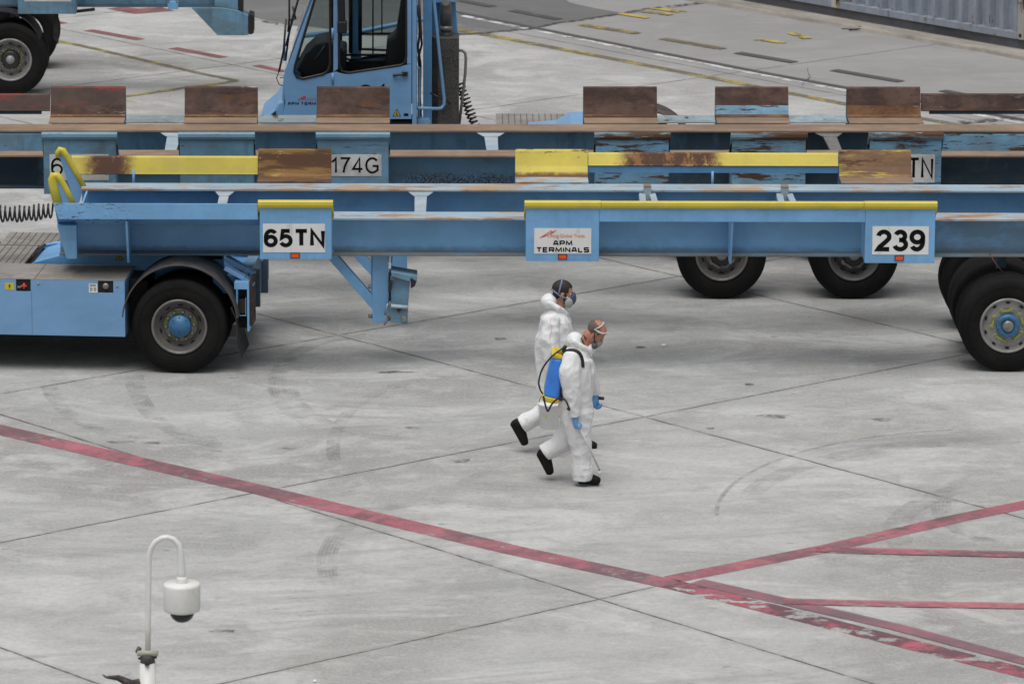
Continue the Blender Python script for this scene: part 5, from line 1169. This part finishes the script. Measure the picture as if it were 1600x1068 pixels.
def head_parts(body, fig, parent, c, tilt, skin, hairm, bald, yaw=0.0):
    """c: head centre; tilt: nod forward in degrees; the figure faces +x"""
    M = Matrix.Rotation(R(yaw), 3, 'Z') @ Matrix.Rotation(R(tilt), 3, 'Y'); c = Vector(c)
    W = lambda x, y, z: c + M @ Vector((x, y, z))
    body.ball(c + M @ Vector((-.012, 0, .03)), (.098, .077, .085), skin, M, 24)
    body.ball(W(.022, 0, -.035), (.072, .064, .085), skin, M, 24)     # face and jaw
    body.ball(W(.062, 0, -.098), (.03, .034, .025), skin, M)          # chin
    body.ball(W(.095, 0, -.022), (.018, .014, .028), skin, M, 12)     # nose
    body.ball(W(.075, 0, .018), (.02, .05, .012), skin, M, 12)        # brow
    body.ball(W(.088, 0, -.062), (.014, .026, .007), skin, M, 10); body.ball(W(.086, 0, -.073), (.013, .024, .007), skin, M, 10)
    for sy in (-1, 1):
        body.ball(W(-.008, sy * .078, -.02), (.019, .008, .032), skin, M, 12)
    return W, M
def strap_ring(name, parent, W, pts, m, w_=.009):
    mb = MB(); mb.tube([W(*p) for p in pts], w_, m, 6); return mb.build(name, parent)
def glove(parent, wrist, d, palm_side, curl, name='glove', thumb=1):
    """wrist: point; d: direction along the hand; curl: finger bend in degrees; palm faces palm_side"""
    mb = MB(); wrist = Vector(wrist); d = Vector(d).normalized(); n = Vector(palm_side).normalized(); s = d.cross(n).normalized() * thumb
    mb.limb([(wrist - d * .045, .042, .04), (wrist, .036, .034), (wrist + d * .045, .048, .026), (wrist + d * .09, .048, .022)], glove_m, 14, side=tuple(s if False else n))
    L_ = (.074, .084, .078, .06); 
    for k in range(4):
        off = (1.5 - k) * .0235; base = wrist + d * .088 + s * off; p = base; dd = d; pts = [base - d * .02]; a = 0
        for j in range(3):
            a += R(curl) * (.8 if j == 0 else 1); dd = d * math.cos(a) + n * math.sin(a); p = p + dd * L_[k] / 3 * (1.15, 1, .85)[j]; pts.append(p)
        mb.limb([(q, .0125 - .0009 * i, .0125 - .0009 * i) for i, q in enumerate(pts)], glove_m, 10, side=tuple(s))
    tb = wrist + d * .028 + s * .032
    mb.limb([(tb - s * .01, .015, .015), (tb + s * .018 + d * .022 + n * .008, .0125, .0125), (tb + s * .018 + d * .05 + n * .022, .0105, .0105)], glove_m, 10, side=tuple(n))
    o = mb.build(name, parent); fuse(o, .004, 2); return o
def boot(parent, heel, toe, ankle, up):
    """heel and toe: sole points; up: sole normal in the walking plane"""
    heel, toe, ankle, up = map(Vector, (heel, toe, ankle, up)); d = (toe - heel).normalized(); up = (up - d * up.dot(d)).normalized(); mb = MB()
    L_ = (toe - heel).length
    mb.limb([(heel + d * .035 + up * .055, .055, .042), (heel + d * L_ * .4 + up * .058, .058, .043), (heel + d * L_ * .7 + up * .046, .046, .05), (toe - d * .04 + up * .038, .038, .046)], boot_m, 18, side=(0, 1, 0))
    mb.limb([(heel + d * .06 + up * .06, .06, .048), (ankle, .066, .058)], boot_m, 18)
    mb.limb([(heel + d * .03 + up * .01, .012, .034), (heel + d * L_ * .45 + up * .01, .011, .034), (toe - d * .04 + up * .01, .011, .042)], boot_m, 14)
    o = mb.build('boot', parent); fuse(o, .008, 2); return o

# ---------------------------------------------------------------- worker behind (dark hair)
m1 = Fig((915, 703)); P = m1.p
bd = MB(); hc = P(880, 456, 0)
W, M = head_parts(bd, m1, None, hc, 8, skin_m, hair_m, False)
bd.limb([(W(-.02, 0, -.06), .055, .05), (P(874, 484), .06, .058), (P(872, 500), .09, .12)], skin_m, 18)
bd.limb([(P(871, 497), .09, .17), (P(868, 530), .115, .16), (P(868, 570), .11, .145), (P(868, 610), .12, .155)], skin_m, 20)
for sy, arm in ((-1, [(864, 500), (860, 545), (862, 590), (861, 612)]), (1, [(876, 502), (882, 545), (905, 588), (922, 600)])):
    bd.limb([(P(*arm[0], sy * .17), .04, .04), (P(*arm[1], sy * .225), .032, .032), (P(*arm[2], sy * .21), .028, .028), (P(*arm[3], sy * .19), .028, .022)], skin_m, 12)
bd.limb([(P(867, 612, -.09), .08, .08), (P(856, 641, -.1), .05, .05), (P(830, 656, -.1), .035, .035), (P(815, 663, -.1), .033, .033)], skin_m, 14)
bd.limb([(P(872, 612, .09), .09, .09), (P(893, 655, .1), .06, .06), (P(908, 690, .1), .04, .04)], skin_m, 14)
per1 = bd.build('person'); per1.location = m1.o; fuse(per1, .008, 2)
tag(per1, 'dark haired person in white coveralls and navy respirator, walking upright with one foot lifted', 'person', 'workers in white coveralls')
sb = MB()
sb.limb([(P(872, 484), .085, .10), (P(869, 498), .145, .20), (P(867, 525), .185, .225), (P(867, 560), .195, .225), (P(867, 590), .185, .21), (P(869, 618), .17, .20), (P(871, 636), .12, .17)], suit_m, 28)
# near arm hangs beside the body, far arm forward
sb.limb([(P(862, 498, -.17), .085, .08), (P(859, 530, -.235), .092, .08), (P(861, 560, -.25), .085, .075), (P(862, 596, -.23), .062, .06), (P(861, 606, -.22), .045, .045)], suit_m, 20, flat=True)
sb.limb([(P(878, 500, .17), .08, .08), (P(884, 540, .23), .085, .075), (P(900, 575, .22), .07, .065), (P(918, 594, .2), .05, .05)], suit_m, 20, flat=True)
sb.limb([(P(866, 615, -.085), .15, .13), (P(857, 640, -.1), .12, .11), (P(838, 650, -.1), .092, .09), (P(822, 659, -.1), .082, .082), (P(815, 663, -.1), .078, .08)], suit_m, 22, flat=True)
sb.limb([(P(874, 615, .085), .15, .13), (P(893, 650, .1), .11, .11), (P(905, 678, .1), .09, .09), (P(909, 695, .1), .08, .085)], suit_m, 22, flat=True)
# hood lying behind the neck
sb.ball(P(858, 470), (.085, .12, .075), suit_m, Matrix.Rotation(R(-15), 3, 'Y'))
sb.tube([P(856, 470, -.02), P(860, 474, -.105), P(872, 481, -.115), P(884, 489, -.06), P(886, 490, .04), P(872, 482, .115), P(860, 474, .105)], .028, suit_m, 12)
cv1 = sb.build('coverall', per1); fuse(cv1, .0065, 2)
hb = MB(); hb.ball(W(-.014, 0, .034), (.103, .082, .088), hair_m, M, 28)
bmesh.ops.delete(hb.bm, geom=[f for f in hb.bm.faces if (lambda q: (q.x > .048 and q.z < .06) or q.z < -.062 or (q.x > .012 and q.z < -.0))(M.transposed() @ (f.calc_center_median() - Vector(hc)))], context='FACES')
hb.ball(W(-.055, 0, -.035), (.047, .058, .052), hair_m, M); 
for sy in (-1, 1): hb.ball(W(.022, sy * .066, -.035), (.016, .008, .05), hair_m, M, 12)
hb.ball(W(.04, 0, -.10), (.05, .05, .022), hair_m, M, 16)
hb.build('hair', per1, recalc=False)
for sy in (-1, 1):
    e = MB(); e.ball(W(.076, sy * .032, -.002), (.011, .012, .009), plate_white, M, 10); e.ball(W(.0845, sy * .033, -.002), (.004, .006, .006), ink, M, 8); e.build('eye', per1)
    e = MB(); e.ball(W(.086, sy * .034, .016), (.008, .018, .005), hair_m, M, 10); e.build('eyebrow', per1)
rm_ = MB(); rm_.ball(W(.098, 0, -.058), (.042, .048, .062), mask_navy, M, 20); rm_.ball(W(.108, 0, -.02), (.022, .024, .034), mask_navy, M, 14); resp = rm_.build('respirator', per1); fuse(resp, .006, 2)
for sy in (-1, 1):
    q = MB(); c_ = W(.068, sy * .068, -.088); 
    q.limb([(c_ - M @ Vector((0, .016, 0)), .04, .05), (c_ + M @ Vector((0, .016, 0)), .04, .05)], mask_grey, 20, side=(0, 0, 1)); q.build('filter', resp)
for sy in (-1,):
    pass
def over(sx, w0=.009, m=strap_b):
    R1 = 1.06
    top = [(.05, -.075, -.045), (.0, -.084, -.035), (-.04, -.083, -.02), (-.08, -.062, .0), (-.112, -.03, .012), (-.119, 0, .014), (-.112, .03, .012), (-.08, .062, .0), (-.04, .083, -.02), (.0, .084, -.035), (.05, .075, -.045)]
    strap_ring('head_strap', resp, W, top, m, w0)
    up_ = [(-.045, -.084, -.012), (-.04, -.082, .04), (-.035, -.066, .085), (-.03, -.035, .116), (-.03, 0, .124), (-.03, .035, .116), (-.035, .066, .085), (-.04, .082, .04), (-.045, .084, -.012)]
    strap_ring('head_strap', resp, W, up_, m, w0)
over(1)
strap_ring('mask_strap', resp, W, [(.04, -.08, -.03), (.07, -.068, -.05), (.09, -.05, -.055)], mask_white, .006)
boot(per1, P(795, 659, -.1), P(818, 700, -.1), P(812, 662, -.1), (.9, 0, .5))
boot(per1, P(897, 703, .1), P(936, 702, .1), P(912, 692, .1), (0, 0, 1))
glove(per1, P(861, 612, -.21), (0, 0, -1), (0, 1, 0), 55)
glove(per1, P(921, 596, .19), (.6, 0, -.8), (-.2, -.6, -.2), 35)
seam_m = mat('pink_seam_tape', (.6, .42, .38), .6)
def seam(parent, cv, pts, name, width=.007):
    """thin tape pressed onto the coverall"""
    P_ = [Vector(q) for q in pts]; out = []
    for a, b in zip(P_, P_[1:]):
        for k in range(6): out.append(a + (b - a) * k / 6)
    out.append(P_[-1]); mb = MB()
    for a, b in zip(out, out[1:]):
        w_ = Vector((width / 2, 0, 0)); mb.face([a - w_, a + w_, b + w_, b - w_], seam_m)
    bmesh.ops.remove_doubles(mb.bm, verts=mb.bm.verts, dist=.0005)
    o = mb.build(name, parent, recalc=False); sw = o.modifiers.new('lay_on', 'SHRINKWRAP'); sw.target = cv; sw.wrap_method = 'NEAREST_SURFACEPOINT'; sw.wrap_mode = 'OUTSIDE_SURFACE'; sw.offset = .003
    return o
seam(cv1, cv1, [P(886, 486, -.13), P(891, 496, -.16), P(896, 510, -.17), P(899, 530, -.16), P(900, 560, -.15)], 'zip')
seam(cv1, cv1, [P(862, 490, -.30), P(861, 520, -.36), P(862, 550, -.36), P(863, 575, -.34)], 'sleeve_seam', .005)
# bucket in the near hand
bk = empty('bucket', m1.o + P(858, 668, -.24)); zb0 = m1.p(858, 668, -.24).z; bk.location.z = zb0
tag(bk, 'white lidded plastic bucket carried low behind the blue sprayer tank', 'bucket')
bw = mat('white_bucket_plastic', (.78, .78, .78), .4, tint=.03)
hgt = m1.p(858, 626, -.24).z - zb0; r0 = 14.5 / 157; r1 = 16 / 157
mb = MB(); mb.lathe([(0, 0), (r0 - .01, 0), (r0, .01), (r1, hgt * .82), (r1 + .004, hgt * .83)], (0, 0, 0), bw, 32, 'z'); mb.build('tub', bk)
mb = MB(); mb.lathe([(r1, hgt * .83), (r1 + .012, hgt * .83), (r1 + .012, hgt * .93), (r1 + .004, hgt * .95), (0, hgt * .955)], (0, 0, 0), bw, 32, 'z'); mb.build('lid', bk)
mb = MB(); mb.tube([(r1 * math.cos(t), 0, hgt * .9 + .11 * math.sin(t)) for t in [math.pi * k / 12 for k in range(13)]], .005, steel, 6); mb.build('bail_handle', bk)
mb = MB(); mb.lathe([(r1 * .985, hgt * .42), (r1 * .995, hgt * .52)], (0, 0, 0), mat('pale_green_label', (.5, .52, .25), .6), 6, 'z', R(-128), R(-108)); mb.build('label_sticker', bk)

# ---------------------------------------------------------------- worker in front (bald, bent forward, sprayer on the back)
m2 = Fig((915, 754)); P = m2.p
bd = MB(); hc = P(931, 519, 0)
W, M = head_parts(bd, m2, None, hc, 48, skin_r, stub_m, True)
bd.limb([(W(-.03, 0, -.05), .055, .052), (P(913, 534), .06, .058), (P(903, 550), .09, .12)], skin_r, 18)
bd.limb([(P(902, 552), .09, .17), (P(902, 580), .11, .16), (P(901, 612), .11, .145), (P(901, 642), .12, .155)], skin_r, 20)
bd.limb([(P(894, 562, -.16), .04, .04), (P(892, 605, -.24), .034, .034), (P(897, 645, -.23), .032, .032), (P(898, 655, -.23), .028, .022)], skin_r, 12)
bd.limb([(P(910, 560, .19), .05, .05), (P(923, 600, .23), .042, .042), (P(929, 622, .22), .03, .03), (P(930, 628, .22), .026, .02)], skin_r, 12)
bd.limb([(P(902, 642, -.09), .08, .08), (P(907, 695, -.1), .05, .05), (P(909, 722, -.1), .035, .035), (P(911, 743, -.1), .035, .035)], skin_r, 14)
bd.limb([(P(898, 642, .09), .08, .08), (P(882, 683, .1), .05, .05), (P(853, 706, .1), .035, .035)], skin_r, 14)
per2 = bd.build('person'); per2.location = m2.o; fuse(per2, .008, 2)
tag(per2, 'balding person in white coveralls, head bent, with blue sprayer tank on the back', 'person', 'workers in white coveralls')
sb = MB()
sb.limb([(P(908, 542), .085, .10), (P(902, 556), .145, .20), (P(903, 580), .165, .215), (P(902, 605), .16, .205), (P(900, 630), .165, .20), (P(901, 650), .155, .19)], suit_m, 28)
sb.limb([(P(895, 556, -.16), .085, .08), (P(890, 582, -.225), .098, .08), (P(893, 610, -.245), .082, .07), (P(897, 636, -.24), .062, .06), (P(898, 650, -.235), .052, .055)], suit_m, 20, flat=True)
sb.limb([(P(912, 558, .16), .08, .08), (P(921, 585, .22), .075, .07), (P(927, 606, .22), .06, .06), (P(930, 617, .22), .045, .045)], suit_m, 20, flat=True)
sb.limb([(P(901, 645, -.08), .155, .14), (P(904, 675, -.1), .125, .115), (P(909, 698, -.1), .098, .098), (P(908, 722, -.1), .086, .092), (P(911, 738, -.1), .098, .1), (P(911, 749, -.1), .088, .09)], suit_m, 22, flat=True)
sb.limb([(P(898, 648, .08), .15, .13), (P(888, 675, .1), .115, .11), (P(873, 693, .1), .092, .095), (P(858, 703, .1), .08, .085), (P(851, 708, .1), .078, .082)], suit_m, 22, flat=True)
sb.ball(P(898, 532), (.085, .11, .085), suit_m, Matrix.Rotation(R(25), 3, 'Y'))
sb.tube([P(892, 526, -.03), P(898, 534, -.10), P(910, 542, -.105), P(922, 548, -.06), P(925, 549, .04), P(910, 542, .11), P(898, 534, .10), P(892, 526, .03)], .028, suit_m, 12)
sb.ball(P(924, 543), (.045, .07, .05), suit_m)
cv2 = sb.build('coverall', per2); fuse(cv2, .0065, 2)
seam(cv2, cv2, [P(921, 552, -.12), P(926, 566, -.15), P(928, 585, -.15), P(927, 605, -.14)], 'zip')
hb = MB(); hb.ball(W(-.014, 0, .032), (.1015, .0805, .0865), stub_m, M, 32)
bmesh.ops.delete(hb.bm, geom=[f for f in hb.bm.faces if (lambda q: q.z > .075 or (q.x > .03 and q.z < .12) or q.z < -.06 or (q.x > .0 and q.z < -.01) or (q.x > -.02 and q.z > .062))(M.transposed() @ (f.calc_center_median() - Vector(hc)))], context='FACES')
hb.build('hair', per2, recalc=False)
for sy in (-1, 1):
    e = MB(); e.ball(W(.074, sy * .032, -.004), (.011, .012, .009), skin_r, M, 10); e.ball(W(.083, sy * .033, -.008), (.004, .012, .003), ink, M, 8); e.build('eye', per2)
    e = MB(); e.ball(W(.085, sy * .034, .016), (.007, .018, .004), stub_m, M, 10); e.build('eyebrow', per2)
rm_ = MB(); rm_.ball(W(.092, 0, -.062), (.04, .046, .055), mask_grey, M, 20); rm_.ball(W(.105, 0, -.03), (.02, .022, .028), mask_grey, M, 14); resp = rm_.build('respirator', per2); fuse(resp, .006, 2)
for sy in (-1, 1):
    q = MB(); c_ = W(.08, sy * .062, -.088); q.limb([(c_ - M @ Vector((0, .014, 0)), .03, .03), (c_ + M @ Vector((0, .014, 0)), .03, .03)], mat('dark_grey_filter_%d' % sy, (.07, .075, .075), .6), 18, side=(0, 0, 1)); q.build('filter', resp)
strap_ring('head_strap', resp, W, [(.05, -.08, .055), (.0, -.084, .03), (-.045, -.084, .02), (-.03, -.08, .06), (-.02, -.06, .09), (-.02, -.03, .112), (-.02, 0, .12), (-.02, .03, .112), (-.02, .06, .09), (-.03, .08, .06), (-.045, .084, .02)], strap_w, .0075)
strap_ring('head_strap', resp, W, [(-.045, -.084, .02), (.02, -.08, .045), (.065, -.055, .075), (.082, -.02, .07), (.084, 0, .068), (.082, .02, .07), (.065, .055, .075), (.02, .08, .045), (-.045, .084, .02)], strap_w, .0075)
strap_ring('mask_strap', resp, W, [(-.045, -.085, .02), (.0, -.083, -.02), (.04, -.074, -.055), (.08, -.055, -.07)], blkm, .006)
strap_ring('neck_cord', per2, lambda x, y, z: Vector((x, y, z)), [tuple(P(914, 540, -.09)), tuple(P(908, 528, -.08)), tuple(P(912, 523, -.05)), tuple(P(916, 530, -.07))], blkm, .006)
boot(per2, P(900, 755, -.1), P(941, 757, -.1), P(910, 745, -.1), (0, 0, 1))
boot(per2, P(836, 706, .1), P(857, 746, .1), P(850, 708, .1), (.9, 0, .5))
glove(per2, P(898, 651, -.235), (.12, 0, -1), (.9, .2, 0), 62, thumb=-1)
glove(per2, P(930, 619, .22), (.1, 0, -1), (.8, -.5, 0), 60)
# ---------------------------------------------------------------- backpack sprayer
tankc = m2.o + P(867, 584, 0); SP = empty('backpack_sprayer', tankc, 0)
tag(SP, 'blue backpack sprayer with yellow top and base, worn by the bent worker', 'sprayer')
S = lambda u, v, dy=0: m2.o + P(u, v, dy) - tankc
tk = mat('blue_tank_plastic', (.05, .25, .80), .35, layers=[((.03, .15, .5), 3, .6, .15, (1, 1, 1), 4, .5)], tint=.05); ty = mat('yellow_tank_plastic', (.72, .54, .03), .4, tint=.05)
def slab(name, quad, y0, y1, m, parent, bev):
    mb = MB(); mb.prism([(S(u, v).x, S(u, v).z) for u, v in quad], 'y', y0, y1, m); return mb.build(name, parent, bev, segs=4)
slab('tank', ((863, 553), (880, 556), (878, 585), (873, 619), (849, 614), (856, 580)), -.17, .17, tk, SP, .03)
slab('yellow_top', ((862, 547.5), (885, 551), (883, 556.5), (862, 553.5)), -.165, .165, ty, SP, .012)
slab('yellow_base', ((848, 612), (874, 618), (871, 624.5), (867, 625), (846.5, 620)), -.175, .175, ty, SP, .012)
slab('back_frame', ((877, 560), (881, 560), (877, 610), (882, 622), (870, 622), (873, 600)), -.12, .12, blkm, SP, .008)
mb = MB(); mb.tube([S(873, 548, -.06), S(875, 545, -.06)], .045, ty, 20); mb.build('filler_cap', SP, .004)
mb = MB(); mb.tube([S(881, 549, -.10), S(882, 543, -.10), S(884, 539, -.10)], [.022, .022, .012], blkm, 12); mb.tube([S(878, 544, -.1), S(887, 541, -.1)], .008, steel, 8); mb.build('valve', SP)
def sp_tube(name, pts, r, m):
    P_ = [Vector(p) for p in pts]; out = []
    for k in range(len(P_) - 1):
        a, b, c_, d_ = P_[max(k - 1, 0)], P_[k], P_[k + 1], P_[min(k + 2, len(P_) - 1)]
        for q in range(6):
            t = q / 6; out.append(.5 * ((2 * b) + (-a + c_) * t + (2 * a - 5 * b + 4 * c_ - d_) * t * t + (-a + 3 * b - 3 * c_ + d_) * t ** 3))
    out.append(P_[-1]); mb = MB(); mb.tube(out, r, m, 8); return mb.build(name, SP)
sp_tube('hose', [S(882, 542, -.12), S(876, 546, -.16), S(862, 557, -.19), S(848, 575, -.2), S(842, 595, -.2), S(844, 608, -.19), S(848, 615, -.17)], .0085, blkm)
sp_tube('hose', [S(849, 618, -.18), S(852, 632, -.2), S(856, 642, -.2), S(861, 633, -.21), S(868, 625, -.21), S(877, 622, -.24), S(884, 626, -.29), S(887, 632, -.31), S(890, 640, -.31)], .009, blkm)
mb = MB()
def ribbon(mb, pts, wv, m, th=.006):
    for a, b in zip(pts, pts[1:]): mb.bar(a, b + (b - a).normalized() * .004, th, wv, m)
def offs(pts): return [Vector(p) for p in pts]
sp_tube('shoulder_strap', [S(880, 556, -.17), S(885, 549, -.18), S(892, 546.5, -.20), (S(901, 548, -.215)), S(907, 554, -.225), S(910, 563, -.215), S(911, 573, -.20)], .017, blkm)
sp_tube('shoulder_strap', [S(880, 556, .14), S(890, 545, .15), S(904, 545, .16), S(918, 560, .16), S(922, 580, .17)], .022, blkm)
mb = MB(); mb.tube([S(887, 638, -.3), S(892, 641, -.27), S(898, 652, -.26), S(901, 659, -.25)], [.012, .013, .012, .009], blkm, 10); mb.build('trigger_grip', SP)
mb = MB(); mb.tube([S(901, 658, -.25), S(935.5, 731, -.2)], .0095, strap_w, 10); mb.tube([S(935.5, 731, -.2), S(937, 736, -.2)], .010, steel, 8); mb.tube([S(937, 735, -.2), S(937, 741.5, -.2)], .014, strap_w, 10); mb.build('lance', SP)
mb = MB(); mb.tube([S(868, 619, .18), S(890, 622, .28), S(912, 620.5, .27), S(929, 620.8, .24)], .011, ty, 10); mb.build('pump_lever', SP)
mb = MB(); mb.tube([S(928, 620.8, .24), S(944, 622.2, .22)], .0165, blkm, 12); mb.build('lever_grip', SP, .003)
